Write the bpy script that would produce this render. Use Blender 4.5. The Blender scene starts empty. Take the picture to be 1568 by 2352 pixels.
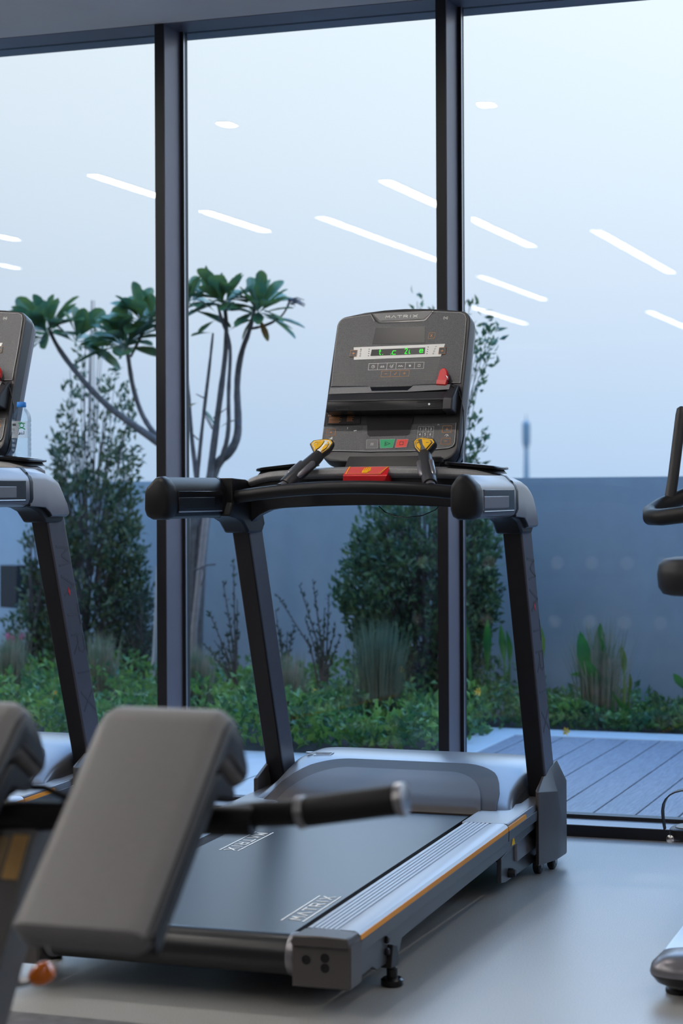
import bpy, bmesh, math, random
from mathutils import Vector, Matrix
random.seed(7)
sc = bpy.context.scene
COL = sc.collection
PI = math.pi

# ------------------------------------------------------------------ camera
YAW = math.radians(19.7); ROLL = .0045; EYE = 1.05
fw = Vector((-math.sin(YAW), math.cos(YAW), 0)); rt = Vector((math.cos(YAW), math.sin(YAW), 0)); up = Vector((0, 0, 1))
ci = rt * math.cos(ROLL) - up * math.sin(ROLL)
cj = up * math.cos(ROLL) + rt * math.sin(ROLL)
cam = bpy.data.cameras.new('camera'); camo = bpy.data.objects.new('camera', cam); COL.objects.link(camo)
m = Matrix((ci, cj, -fw)).transposed().to_4x4(); m.translation = Vector((0, 0, EYE)); camo.matrix_world = m
cam.sensor_fit = 'HORIZONTAL'; cam.sensor_width = 24.0; cam.lens = 70.0
cam.shift_y = -46 / 1568.0
cam.clip_start = .05; cam.clip_end = 2000
cam.dof.use_dof = True; cam.dof.focus_distance = 5.35; cam.dof.aperture_fstop = 4.2
sc.camera = camo
FPX = 4573.3


def at(px, py, Y):
    """point of the world on the vertical plane y=Y seen at a photo pixel"""
    d = fw + ci * ((px - 784) / FPX) + cj * ((1130 - py) / FPX)
    return Vector((0, 0, EYE)) + d * (Y / d.y)


# ------------------------------------------------------------------ world
w = bpy.data.worlds.new('sky'); sc.world = w; w.use_nodes = True
nt = w.node_tree; nt.nodes.clear()
out = nt.nodes.new('ShaderNodeOutputWorld'); bg = nt.nodes.new('ShaderNodeBackground')
tc = nt.nodes.new('ShaderNodeTexCoord'); sx = nt.nodes.new('ShaderNodeSeparateXYZ')
rp = nt.nodes.new('ShaderNodeValToRGB'); nt.links.new(tc.outputs['Generated'], sx.inputs[0])
nt.links.new(sx.outputs['Z'], rp.inputs['Fac'])
cr = rp.color_ramp
stops = [(0, (.12, .2, .34)), (.003, (.47, .62, .84)), (.04, (.54, .67, .86)), (.10, (.66, .76, .90)), (.17, (.76, .85, .95)),
         (.245, (.84, .93, 1.0)), (.31, (2.3, 3.0, 3.9)), (.6, (1.3, 2.3, 4.0)), (1, (.7, 1.7, 3.8))]
cr.elements[0].position = 0; cr.elements[0].color = (*stops[0][1], 1)
cr.elements[1].position = 1; cr.elements[1].color = (*stops[-1][1], 1)
for p, c in stops[1:-1]:
    e = cr.elements.new(p); e.color = (*c, 1)
mr = nt.nodes.new('ShaderNodeMapRange'); mr.inputs['From Min'].default_value = -.5; mr.inputs['From Max'].default_value = -.12
mr.inputs['To Min'].default_value = .93; mr.inputs['To Max'].default_value = 1.08
nt.links.new(sx.outputs['X'], mr.inputs['Value'])
mul = nt.nodes.new('ShaderNodeVectorMath'); mul.operation = 'SCALE'
nt.links.new(rp.outputs['Color'], mul.inputs[0]); nt.links.new(mr.outputs[0], mul.inputs['Scale'])
nt.links.new(mul.outputs[0], bg.inputs['Color']); bg.inputs['Strength'].default_value = 1.12
nt.links.new(bg.outputs[0], out.inputs[0])

vs = sc.view_settings; vs.view_transform = 'Standard'; vs.look = 'None'; vs.gamma = 1; vs.exposure = 0.0
vs.use_curve_mapping = False
sc.cycles.max_bounces = 10; sc.cycles.transparent_max_bounces = 24; sc.cycles.glossy_bounces = 5
sc.cycles.caustics_reflective = False; sc.cycles.caustics_refractive = False
sc.cycles.sample_clamp_indirect = 6
try:
    sc.cycles.use_denoising = True
except Exception:
    pass
LED = 44.0          # radiance of the ceiling light bars
LEDC = (1.0, .945, .89)


# ------------------------------------------------------------------ materials
def mat(name, col, rough=.5, metal=0., noise=0., nscale=60, bump=0., bscale=200, spec=.5, coat=0., emit=None, es=0., sheen=0.):
    mm = bpy.data.materials.new(name); mm.use_nodes = True; n = mm.node_tree; b = n.nodes['Principled BSDF']
    b.inputs['Base Color'].default_value = (*col, 1); b.inputs['Roughness'].default_value = rough
    b.inputs['Metallic'].default_value = metal; b.inputs['Specular IOR Level'].default_value = spec
    b.inputs['Coat Weight'].default_value = coat
    if sheen: b.inputs['Sheen Weight'].default_value = sheen
    if emit: b.inputs['Emission Color'].default_value = (*emit, 1); b.inputs['Emission Strength'].default_value = es
    t = None
    if noise or bump:
        t = n.nodes.new('ShaderNodeTexCoord')
    if noise:
        x = n.nodes.new('ShaderNodeTexNoise'); x.inputs['Scale'].default_value = nscale; x.inputs['Detail'].default_value = 4
        n.links.new(t.outputs['Object'], x.inputs['Vector'])
        r = n.nodes.new('ShaderNodeMapRange'); r.inputs['From Min'].default_value = .3; r.inputs['From Max'].default_value = .7
        r.inputs['To Min'].default_value = 1 - noise; r.inputs['To Max'].default_value = 1 + noise
        n.links.new(x.outputs['Fac'], r.inputs['Value'])
        s = n.nodes.new('ShaderNodeVectorMath'); s.operation = 'SCALE'; s.inputs[0].default_value = col
        n.links.new(r.outputs[0], s.inputs['Scale']); n.links.new(s.outputs[0], b.inputs['Base Color'])
    if bump:
        x = n.nodes.new('ShaderNodeTexNoise'); x.inputs['Scale'].default_value = bscale; x.inputs['Detail'].default_value = 3
        n.links.new(t.outputs['Object'], x.inputs['Vector'])
        bp = n.nodes.new('ShaderNodeBump'); bp.inputs['Strength'].default_value = bump; bp.inputs['Distance'].default_value = .002
        n.links.new(x.outputs['Fac'], bp.inputs['Height']); n.links.new(bp.outputs[0], b.inputs['Normal'])
    return mm


M = {}
M['floor'] = mat('rubber_floor', (.40, .40, .395), .27, spec=.95, noise=.14, nscale=330, bump=.25, bscale=500)
M['floor2'] = mat('dark_rubber_floor', (.12, .12, .125), .6, noise=.25, nscale=25, bump=.2, bscale=300)
M['ceiling'] = mat('ceiling_paint', (.74, .72, .72), .9, noise=.02, nscale=6)
M['wall'] = mat('wall_paint', (.20, .19, .185), .9)
M['alu_dark'] = mat('dark_anodised', (.012, .012, .016), .45, metal=.0, spec=.35, noise=.06, nscale=14)
M['alu_side'] = mat('anodised_frame', (.20, .185, .225), .40, metal=.3, noise=.05, nscale=12)
M['gasket'] = mat('gasket', (.012, .012, .015), .5)
M['sill'] = mat('sill_metal', (.34, .36, .40), .3, metal=.6)
M['black'] = mat('black_plastic', (.009, .009, .011), .45, spec=.3, bump=.1, bscale=900)
M['blackg'] = mat('gloss_black', (.006, .006, .008), .25, spec=.4)
M['char'] = mat('charcoal_plastic', (.028, .028, .032), .38, noise=.15, nscale=900, bump=.15, bscale=1200)
M['face'] = mat('speckled_fascia', (.088, .091, .098), .36, noise=.7, nscale=700, bump=.3, bscale=900)
M['facel'] = mat('speckled_grey', (.23, .23, .235), .36, noise=.35, nscale=800, bump=.3, bscale=900)
M['screen'] = mat('smoked_display', (.030, .028, .030), .32, spec=.3)
M['grey'] = mat('grey_paint', (.050, .052, .060), .38, spec=.5)
M['silver'] = mat('silver_paint', (.19, .185, .205), .34, metal=.5, noise=.04, nscale=400)
M['silverl'] = mat('light_silver', (.50, .52, .56), .3, metal=.75)
M['rail'] = mat('ribbed_aluminium', (.40, .42, .46), .40, metal=.45)
M['capm'] = mat('taupe_plastic', (.070, .063, .063), .42, bump=.15, bscale=1100)
M['hoodm'] = mat('hood_silver', (.20, .205, .225), .30, metal=.4, noise=.03, nscale=300)
M['hoodp'] = mat('hood_taupe', (.066, .056, .051), .5, spec=.2, bump=.1, bscale=900)
M['hoodi'] = mat('hood_taupe_lightened', (.090, .077, .070), .42, spec=.28, bump=.1, bscale=900)  # lighter copy of the hood taupe, its tone gives the inset's shading contrast
M['uprightm'] = mat('upright_paint', (.085, .078, .096), .36, metal=.15, noise=.05, nscale=30)
M['orange'] = mat('orange_stripe', (.90, .33, .005), .45)
M['yellow'] = mat('yellow_label', (.90, .50, .01), .6, spec=.25)
M['red'] = mat('red_plastic', (.72, .012, .02), .35)
M['redf'] = mat('red_face', (.75, .10, .09), .35)
M['green'] = mat('green_key', (.02, .42, .17), .4)
M['redk'] = mat('red_key', (.85, .07, .05), .4)
M['greyk'] = mat('grey_key', (.16, .16, .17), .4)
M['white'] = mat('white_print', (.90, .90, .88), .5)
M['line'] = mat('pale_line', (.46, .47, .48), .45)
M['dim'] = mat('dim_orange_print', (.80, .34, .10), .5)
M['led'] = mat('green_led', (.0, .1, .0), .5, emit=(.03, 1., .04), es=1.1)
M['chrome'] = mat('chrome', (.72, .72, .74), .14, metal=1.)
M['steel'] = mat('brushed_steel', (.42, .42, .44), .3, metal=.9)
M['rubber'] = mat('rubber', (.010, .010, .011), .5, spec=.35)
M['vinyl'] = mat('grey_vinyl', (.190, .186, .192), .5, bump=.35, bscale=420, noise=.05, nscale=200, sheen=.2)
M['vinylb'] = mat('black_vinyl', (.011, .011, .015), .5, bump=.2, bscale=420)
M['post'] = mat('grey_steel_paint', (.14, .137, .14), .5, noise=.06, nscale=200)
M['amber'] = mat('orange_knob', (1.0, .22, .004), .15, coat=.8)
M['tan'] = mat('tan_label', (.30, .21, .12), .5)
M['gold_glint'] = mat('gold_highlight', (1.0, .66, .28), .5, metal=.9)  # colour stands in for a lamp highlight on the tan label
M['wallout'] = mat('render_wall', (.33, .38, .42), .85, noise=.04, nscale=9)
M['stone'] = mat('pale_stone', (.46, .47, .48), .55, noise=.05, nscale=10)
M['soil'] = mat('soil', (.035, .028, .022), .95, noise=.4, nscale=30)
M['bark'] = mat('bark', (.125, .108, .102), .8, noise=.3, nscale=35, bump=.6, bscale=60)
M['twig'] = mat('twig', (.11, .085, .085), .85)
M['plaque'] = mat('lamp_metal', (.012, .014, .018), .4)
M['bluecap'] = mat('blue_cap', (.02, .22, .75), .35)
M['ghost'] = mat('ghost_print', (.060, .055, .068), .45, metal=.15)
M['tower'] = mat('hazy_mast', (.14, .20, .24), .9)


def leafmat(name, c1, c2, rough=.5, nscale=3.):
    mm = bpy.data.materials.new(name); mm.use_nodes = True; n = mm.node_tree; b = n.nodes['Principled BSDF']
    t = n.nodes.new('ShaderNodeTexCoord'); x = n.nodes.new('ShaderNodeTexNoise'); x.inputs['Scale'].default_value = nscale * 4
    x.inputs['Detail'].default_value = 3
    n.links.new(t.outputs['Object'], x.inputs['Vector'])
    r = n.nodes.new('ShaderNodeValToRGB'); r.color_ramp.elements[0].position = .38; r.color_ramp.elements[1].position = .62
    r.color_ramp.elements[0].color = (*c1, 1); r.color_ramp.elements[1].color = (*c2, 1)
    n.links.new(x.outputs['Fac'], r.inputs[0]); n.links.new(r.outputs[0], b.inputs['Base Color'])
    b.inputs['Roughness'].default_value = rough
    tr = n.nodes.new('ShaderNodeBsdfTranslucent'); mx = n.nodes.new('ShaderNodeMixShader'); mx.inputs[0].default_value = .3
    n.links.new(r.outputs[0], tr.inputs['Color']); n.links.new(b.outputs[0], mx.inputs[1]); n.links.new(tr.outputs[0], mx.inputs[2])
    n.links.new(mx.outputs[0], n.nodes['Material Output'].inputs[0])
    return mm


M['leafbig'] = leafmat('paddle_leaf', (.045, .115, .060), (.11, .17, .045), .4)
M['leafold'] = leafmat('old_leaf', (.26, .13, .03), (.20, .17, .04))
M['leafsh'] = leafmat('shrub_leaf', (.035, .085, .050), (.13, .15, .065), .45, 5)
M['leafdk'] = leafmat('dense_leaf', (.028, .080, .050), (.12, .19, .075), .45, 4)
M['leafgc'] = leafmat('groundcover_leaf', (.025, .12, .055), (.15, .30, .055), .5, 2)
M['grass'] = leafmat('grass_blade', (.33, .29, .22), (.16, .22, .14), .7, 4)
M['grassg'] = leafmat('green_grass_blade', (.07, .14, .10), (.13, .19, .13), .7, 4)
M['canna'] = leafmat('broad_leaf', (.015, .14, .035), (.06, .23, .035), .4, 2)
M['cannay'] = leafmat('yellow_broad_leaf', (.20, .27, .03), (.10, .20, .04), .4, 2)
M['weed'] = leafmat('weed_leaf', (.045, .06, .055), (.06, .09, .06), .7, 5)
M['flower'] = mat('yellow_flower', (.80, .50, .03), .6)
M['flowerp'] = mat('pink_flower', (.60, .05, .20), .6)

# planks with procedural grain
pm = bpy.data.materials.new('deck_board'); pm.use_nodes = True; n = pm.node_tree; b = n.nodes['Principled BSDF']
t = n.nodes.new('ShaderNodeTexCoord'); mp = n.nodes.new('ShaderNodeMapping'); mp.inputs['Scale'].default_value = (26, 1.6, 1)
wv = n.nodes.new('ShaderNodeTexNoise'); wv.inputs['Scale'].default_value = 3.2; wv.inputs['Detail'].default_value = 5; wv.inputs['Distortion'].default_value = 2.5
n.links.new(t.outputs['Object'], mp.inputs[0]); n.links.new(mp.outputs[0], wv.inputs['Vector'])
r = n.nodes.new('ShaderNodeValToRGB'); r.color_ramp.elements[0].position = .35; r.color_ramp.elements[1].position = .7
r.color_ramp.elements[0].color = (.17, .165, .19, 1); r.color_ramp.elements[1].color = (.29, .28, .31, 1)
n.links.new(wv.outputs['Fac'], r.inputs[0]); n.links.new(r.outputs[0], b.inputs['Base Color']); b.inputs['Roughness'].default_value = .5
M['deck'] = pm

# belt with fine woven grain
bm_ = bpy.data.materials.new('running_belt'); bm_.use_nodes = True; n = bm_.node_tree; b = n.nodes['Principled BSDF']
b.inputs['Base Color'].default_value = (.012, .013, .016, 1); b.inputs['Roughness'].default_value = .30; b.inputs['Specular IOR Level'].default_value = .4
t = n.nodes.new('ShaderNodeTexCoord'); ck = n.nodes.new('ShaderNodeTexChecker'); ck.inputs['Scale'].default_value = 420
bp = n.nodes.new('ShaderNodeBump'); bp.inputs['Strength'].default_value = .25; bp.inputs['Distance'].default_value = .0006
n.links.new(t.outputs['Object'], ck.inputs['Vector']); n.links.new(ck.outputs['Fac'], bp.inputs['Height']); n.links.new(bp.outputs[0], b.inputs['Normal'])
M['belt'] = bm_

# window glass (two panes with an air gap): clear, with a fresnel reflection
gm = bpy.data.materials.new('window_glass'); gm.use_nodes = True; n = gm.node_tree; n.nodes.clear()
o_ = n.nodes.new('ShaderNodeOutputMaterial'); mx = n.nodes.new('ShaderNodeMixShader'); tr = n.nodes.new('ShaderNodeBsdfTransparent')
gl = n.nodes.new('ShaderNodeBsdfGlossy'); gl.inputs['Roughness'].default_value = .0; tr.inputs['Color'].default_value = (.965, .985, .99, 1)
fr = n.nodes.new('ShaderNodeFresnel'); fr.inputs['IOR'].default_value = 1.5
geo = n.nodes.new('ShaderNodeNewGeometry')   # same fresnel on both sides of the thin pane
im = n.nodes.new('ShaderNodeMapRange'); im.inputs['To Min'].default_value = 1.5; im.inputs['To Max'].default_value = 1 / 1.5
n.links.new(geo.outputs['Backfacing'], im.inputs['Value']); n.links.new(im.outputs[0], fr.inputs['IOR'])
n.links.new(fr.outputs[0], mx.inputs[0]); n.links.new(tr.outputs[0], mx.inputs[1]); n.links.new(gl.outputs[0], mx.inputs[2]); n.links.new(mx.outputs[0], o_.inputs[0])
M['glass'] = gm
# bottle plastic and water
pb = bpy.data.materials.new('clear_bottle'); pb.use_nodes = True; n = pb.node_tree; n.nodes.clear()
o_ = n.nodes.new('ShaderNodeOutputMaterial'); mx = n.nodes.new('ShaderNodeMixShader'); tr = n.nodes.new('ShaderNodeBsdfTransparent'); tr.inputs['Color'].default_value = (.90, .95, .98, 1)
gl = n.nodes.new('ShaderNodeBsdfGlossy'); gl.inputs['Roughness'].default_value = .06; lw = n.nodes.new('ShaderNodeLayerWeight'); lw.inputs['Blend'].default_value = .35
hf = n.nodes.new('ShaderNodeMath'); hf.operation = 'MULTIPLY'; hf.inputs[1].default_value = .45; n.links.new(lw.outputs['Fresnel'], hf.inputs[0]); n.links.new(hf.outputs[0], mx.inputs[0]); n.links.new(tr.outputs[0], mx.inputs[1]); n.links.new(gl.outputs[0], mx.inputs[2]); n.links.new(mx.outputs[0], o_.inputs[0])
M['bottle'] = pb


# ------------------------------------------------------------------ mesh builder
class MB:
    def __init__(s): s.v = []; s.f = []

    def add(s, vs_, fs_):
        k = len(s.v); s.v += [tuple(a) for a in vs_]; s.f += [tuple(k + i for i in f) for f in fs_]; return s

    def box(s, x0, x1, y0, y1, z0, z1):
        return s.add([(x0, y0, z0), (x1, y0, z0), (x1, y1, z0), (x0, y1, z0), (x0, y0, z1), (x1, y0, z1), (x1, y1, z1), (x0, y1, z1)],
                     [(0, 3, 2, 1), (4, 5, 6, 7), (0, 1, 5, 4), (1, 2, 6, 5), (2, 3, 7, 6), (3, 0, 4, 7)])

    def hexa(s, lo, hi):   # 4 bottom pts, 4 top pts
        return s.add(list(lo) + list(hi), [(0, 3, 2, 1), (4, 5, 6, 7), (0, 1, 5, 4), (1, 2, 6, 5), (2, 3, 7, 6), (3, 0, 4, 7)])

    def prism(s, poly, fn, a, b):
        nn = len(poly)
        return s.add([fn(p[0], p[1], a) for p in poly] + [fn(p[0], p[1], b) for p in poly],
                     [tuple(range(nn))[::-1], tuple(range(nn, 2 * nn))] + [(i, (i + 1) % nn, nn + (i + 1) % nn, nn + i) for i in range(nn)])

    def loft(s, rings, cap=True, closed=True):
        k = len(s.v); nn = len(rings[0])
        for r_ in rings: s.v += [tuple(p) for p in r_]
        for j in range(len(rings) - 1):
            for i in range(nn if closed else nn - 1):
                a = k + j * nn + i; b2 = k + j * nn + (i + 1) % nn
                s.f.append((a, b2, b2 + nn, a + nn))
        if cap and closed:
            s.f.append(tuple(range(k, k + nn))[::-1]); s.f.append(tuple(range(k + (len(rings) - 1) * nn, k + len(rings) * nn)))
        return s

    def tube(s, pts, r, n=14, cap=True, sq=1.0, loop=False):
        pts = [Vector(p) for p in pts]; N = len(pts)
        rr = r if isinstance(r, (list, tuple)) else [r] * N
        prev = None; rings = []
        for i, p in enumerate(pts):
            if loop: tng = (pts[(i + 1) % N] - pts[i - 1]).normalized()
            else: tng = (pts[min(i + 1, N - 1)] - pts[max(i - 1, 0)]).normalized()
            if prev is None:
                a = Vector((0, 0, 1)) if abs(tng.z) < .9 else Vector((1, 0, 0))
                nrm = (a - tng * a.dot(tng)).normalized()
            else:
                nrm = (prev - tng * prev.dot(tng)).normalized()
            prev = nrm; bn = tng.cross(nrm)
            rings.append([p + nrm * (rr[i] * math.cos(2 * PI * j / n)) + bn * (rr[i] * sq * math.sin(2 * PI * j / n)) for j in range(n)])
        if loop: rings.append(rings[0]); cap = False
        return s.loft(rings, cap)

    def lathe(s, prof, c, ax='z', n=24, cap=True):
        c = Vector(c); A = {'x': Vector((1, 0, 0)), 'y': Vector((0, 1, 0)), 'z': Vector((0, 0, 1))}[ax] if isinstance(ax, str) else Vector(ax).normalized()
        t_ = Vector((0, 0, 1)) if abs(A.z) < .9 else Vector((1, 0, 0)); U = (t_ - A * t_.dot(A)).normalized(); W = A.cross(U)
        return s.loft([[c + A * h + U * (r_ * math.cos(2 * PI * j / n)) + W * (r_ * math.sin(2 * PI * j / n)) for j in range(n)] for r_, h in prof], cap)

    def ell(s, c, rad, n=16, k=10):
        return s.loft([[(c[0] + rad[0] * math.sin(PI * (j + .02) / (k + .04)) * math.cos(2 * PI * i / n), c[1] + rad[1] * math.sin(PI * (j + .02) / (k + .04)) * math.sin(2 * PI * i / n),
                         c[2] - rad[2] * math.cos(PI * (j + .02) / (k + .04))) for i in range(n)] for j in range(k + 1)])


SHIFT = Vector((0, 0, 0))


def obj(name, mb, m_, parent=None, bevel=0., seg=2, smooth=35, sub=0, fix=True):
    me = bpy.data.meshes.new(name)
    vv = [Vector(a) - SHIFT for a in mb.v] if SHIFT.length else mb.v
    me.from_pydata(vv, [], mb.f); me.update()
    if fix:
        bm2 = bmesh.new(); bm2.from_mesh(me); bmesh.ops.recalc_face_normals(bm2, faces=bm2.faces); bm2.to_mesh(me); bm2.free()
    me.materials.append(m_ if not isinstance(m_, str) else M[m_])
    o = bpy.data.objects.new(name, me); COL.objects.link(o)
    if smooth:
        for p in me.polygons: p.use_smooth = True
        me.set_sharp_from_angle(angle=math.radians(smooth))
    if bevel:
        bv = o.modifiers.new('bevel', 'BEVEL'); bv.width = bevel; bv.segments = seg; bv.limit_method = 'ANGLE'; bv.angle_limit = math.radians(30)
        bv.harden_normals = False
    if sub:
        sb = o.modifiers.new('sub', 'SUBSURF'); sb.levels = sub; sb.render_levels = sub
    if parent: o.parent = parent
    return o


def tag(o, label, cat, group=None, kind=None):
    o['label'] = label; o['category'] = cat
    if group: o['group'] = group
    if kind: o['kind'] = kind
    return o


def thing(name, label, cat, loc=(0, 0, 0), group=None):
    o = bpy.data.objects.new(name, None); COL.objects.link(o); o.location = loc; o.empty_display_size = .1
    return tag(o, label, cat, group)


def struct(name, mb, m_, parent=None, **k):
    o = obj(name, mb, m_, parent, **k)
    if not parent: o['kind'] = 'structure'
    return o


def copy_tree(o, parent=None):
    c = o.copy(); COL.objects.link(c); c.parent = parent
    for ch in list(o.children): copy_tree(ch, c)
    return c


# ------------------------------------------------------------------ the room
struct('floor', MB().box(-9, 3.5, 3.575, 5.935, -.1, 0), 'floor')
struct('floor', MB().box(-9, 3.5, -8, 3.575, -.1, 0.0005), 'floor2')
struct('ceiling', MB().box(-9, 3.5, -8, 5.935, 2.585, 2.95), 'ceiling')
struct('wall_back', MB().box(-9.2, 3.7, -8.2, -8, -.1, 2.95), 'wall')
struct('wall_left', MB().box(-9.2, -9, -8, 6.2, -.1, 2.95), 'wall')
struct('wall_right', MB().box(3.5, 3.7, -8, 6.2, -.1, 2.95), 'wall')
struct('wall_front', MB().box(-9, 3.5, 5.935, 6.3, 2.66, 2.95), 'wall')

struct('trim_added_eave', MB().box(-9, 3.5, 6.3, 7.35, 3.02, 3.2).box(-9.2, 3.7, 5.935, 6.3, 2.95, 3.2), 'wallout')  # eave out of view, added to block the high sky near the window
# window frame: sill, head, mullions, panes
YI, YO = 5.935, 6.065
struct('trim_sill', MB().box(-9, 3.5, YI, YO + .12, -.1, .034), 'alu_dark', bevel=.002)
struct('trim_sill_top', MB().box(-9, 3.5, YI + .002, YO, .034, .0355), 'sill')
struct('trim_sill_gasket', MB().box(-9, 3.5, YO - .008, YO + .02, .0355, .047), 'gasket')
struct('trim_head', MB().box(-9, 3.5, YI, YO + .12, 2.583, 2.66), 'alu_side')
MX = [-8.526 + .96 * i for i in range(12)]
MX = [x for x in MX if -8.9 < x < 3.3]
for i, x in enumerate(MX):
    mu = struct('trim_mullion_%d' % (i + 1), MB().box(x, x + .033, YI, YO, .034, 2.583), 'alu_side', bevel=.0015)
    # the room-side face of the profile is near black
    f = obj('mullion_face', MB().box(x - .0008, x + .0315, YI - .003, YI + .001, .034, 2.583), 'alu_dark', mu)
    g = obj('glazing_bead', MB().box(x - .004, x + .043, YO - .006, YO + .03, .034, 2.583), 'gasket', mu)
    g = obj('outer_cap', MB().box(x - .004, x + .026, YO + .034, YO + .07, .0, 2.62), 'gasket', mu)
    g = obj('spacer_line', MB().box(x + .0435, x + .0450, YO - .004, YO + .005, .036, 2.583), 'silverl', mu)
edges = [-9] + MX + [3.5]
for i in range(len(edges) - 1):
    x0, x1 = edges[i] + (.037 if i else 0), edges[i + 1] - .001
    struct('window_%d' % (i + 1), MB().box(x0, x1, YO + .006, YO + .028, .040, 2.583), 'glass', smooth=0)

# ------------------------------------------------------------------ ceiling lights
ledm = [mat('light_diffuser_' + n_, (.9, .9, .9), .5, emit=LEDC, es=LED * k_) for n_, k_ in (('near', 1.7), ('middle', .62), ('far', .46))]
downm = mat('downlight_diffuser', (.9, .9, .9), .5, emit=LEDC, es=LED * 16)


def bar_light(x, y0, y1, label):
    cx, cy = x, (y0 + y1) / 2
    t_ = thing('ceiling_light', label, 'ceiling light', (cx, cy, 2.585), 'linear ceiling lights')
    L = abs(y1 - y0) / 2
    fr_ = MB()
    for a in (-1, 1):
        fr_.box(a * .042 - .006, a * .042 + .006, -L - .012, L + .012, -.014, -.001)
        fr_.box(-.048, .048, a * (L + .006) - .006, a * (L + .006) + .006, -.014, -.001)
    obj('light_frame', fr_, 'white', t_)
    obj('diffuser', MB().box(-.035, .035, -L, L, -.011, -.002), ledm[2 if cx > -1.2 or cy < 0 else 0 if cy > 1.2 else 1], t_, smooth=0)


bars = [(-4.33, 2.75, 3.58, 'slim ceiling light bar reflected high in the left glass pane'),
        (-4.33, 1.36, 2.27, 'slim ceiling light bar reflected just right of the left mullion'),
        (-3.08, 1.95, 2.91, 'wide ceiling light bar reflected beside the top of the right mullion'),
        (-3.82, -.45, 1.82, 'long ceiling light bar reflected above the treadmill console, running to the mullion'),
        (-3.06, .08, 1.49, 'ceiling light bar reflected just right of the right mullion, upper one'),
        (-2.52, -1.76, .70, 'long ceiling light bar reflected at the far right of the glass'),
        (-3.82, -3.34, -1.43, 'ceiling light bar reflected right of the mullion, second one down'),
        (-4.53, -5.50, -3.67, 'ceiling light bar reflected just above the treadmill console corner'),
        (-3.24, -6.90, -4.63, 'ceiling light bar reflected at the right picture edge, lowest there'),
        (-5.87, 1.55, 1.85, 'short ceiling light reflected at the left picture edge, upper one'),
        (-6.60, .20, .50, 'short ceiling light reflected at the left picture edge, lower one'),]
for i, x in enumerate((-1.1, .1, 1.3, 2.5)):  # extra bars out of view, added to brighten the dark interior
    for j, y in enumerate((-5.2, -2.2, .8, 3.9)):
        x += .25; bars.append((x, y - .85, y + .85, 'added fill light bar outside the view, %s row and %s from the window' % (('first', 'second', 'third', 'last')[i], ('farthest', 'third', 'second', 'nearest')[j])))
for i, x in enumerate((-5.2, -7.2)):  # unseen bars added for more light from the window side
    bars.append((x, 3.4, 5.3, 'added fill light bar over the far left of the room, %s one' % ('inner', 'outer')[i]))
for a in bars: bar_light(*a)
for x, y, s in ((-3.237, 4.52, 'reflected near the top of the middle glass pane'), (-2.113, 4.54, 'reflected near the top of the right glass pane'), (-4.40, 4.53, 'added above the left treadmill, outside the view'),
                (-5.55, 4.53, 'added farthest left in the row by the window')):  # the two outside the view are added to strengthen the row's light
    t_ = thing('ceiling_downlight', 'small round downlight ' + s, 'ceiling light', (x, y, 2.585), 'round downlights')
    obj('downlight_trim', MB().lathe([(.036, -.006), (.05, -.006), (.052, -.001), (.036, -.001)], (0, 0, 0), 'z', 24, False), 'white', t_)
    obj('downlight_lens', MB().lathe([(.035, -.004), (.035, -.001)], (0, 0, 0), 'z', 24), downm, t_)

# ------------------------------------------------------------------ treadmill
TX, TY = -1.735, 4.60


def zr(y): return .1595 + .0285 * (y - 3.745)     # top of the side rails
def zb(y): return zr(y) - .011                    # top of the belt


LET = {'M': [[(0, 0), (.12, 1), (.5, .35), (.88, 1), (1, 0)]], 'A': [[(0, 0), (.5, 1), (1, 0)]], 'T': [[(0, 1), (1, 1)], [(.5, 1), (.5, 0)]],
       'R': [[(.02, 0), (.02, 1), (.85, 1), (.95, .75), (.85, .48), (.02, .48)], [(.5, .48), (1, 0)]], 'I': [[(.5, 0), (.5, 1)]],
       'X': [[(0, 0), (1, 1)], [(0, 1), (1, 0)]], 't': [[(.4, 1), (.4, .15), (.55, 0), (.8, .0)], [(.1, .7), (.75, .7)]],
       'c': [[(.9, .62), (.2, .62), (.05, .35), (.05, .1), (.2, 0), (.9, 0)]], '2': [[(.0, .8), (.3, 1), (.75, .95), (.85, .7), (.1, 0), (.9, 0)]],
       'i': [[(.4, .6), (.4, 0), (.8, 0)], [(.35, .9), (.45, .9)]], 'e': [[(.9, .1), (.2, .02), (.05, .35), (.2, .72), (.8, .72), (.9, .4), (.1, .4)]],
       '1': [[(.25, .8), (.5, 1), (.5, 0)]], '3': [[(.1, 1), (.8, .95), (.85, .6), (.35, .52), (.85, .45), (.8, .03), (.1, 0)]],
       '4': [[(.7, 0), (.7, 1), (.05, .3), (.95, .3)]], '5': [[(.85, 1), (.15, 1), (.15, .55), (.75, .55), (.85, .25), (.7, 0), (.1, 0)]],
       '6': [[(.8, 1), (.3, .8), (.1, .35), (.2, 0), (.75, 0), (.85, .3), (.7, .52), (.15, .45)]], '7': [[(.05, 1), (.9, 1), (.35, 0)]],
       '8': [[(.5, .52), (.15, .7), (.25, 1), (.75, 1), (.85, .7), (.15, .3), (.25, 0), (.75, 0), (.85, .3), (.5, .52)]],
       '9': [[(.2, 0), (.75, .3), (.85, .8), (.7, 1), (.2, 1), (.12, .65), (.3, .48), (.85, .6)]], '0': [[(.2, 0), (.1, .5), (.2, 1), (.8, 1), (.9, .5), (.8, 0), (.2, 0)]],
       '+': [[(.5, .1), (.5, .9)], [(.1, .5), (.9, .5)]], '-': [[(.1, .5), (.9, .5)]], '.': [[(.1, .0), (.22, .0)]],
       'W': [[(0, 1), (.25, 0), (.5, .7), (.75, 0), (1, 1)]], 'N': [[(0, 0), (0, 1), (1, 0), (1, 1)]], 'G': [[(.9, .85), (.5, 1), (.1, .7), (.1, .3), (.5, 0), (.9, .2), (.9, .5), (.5, .5)]]}


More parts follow.
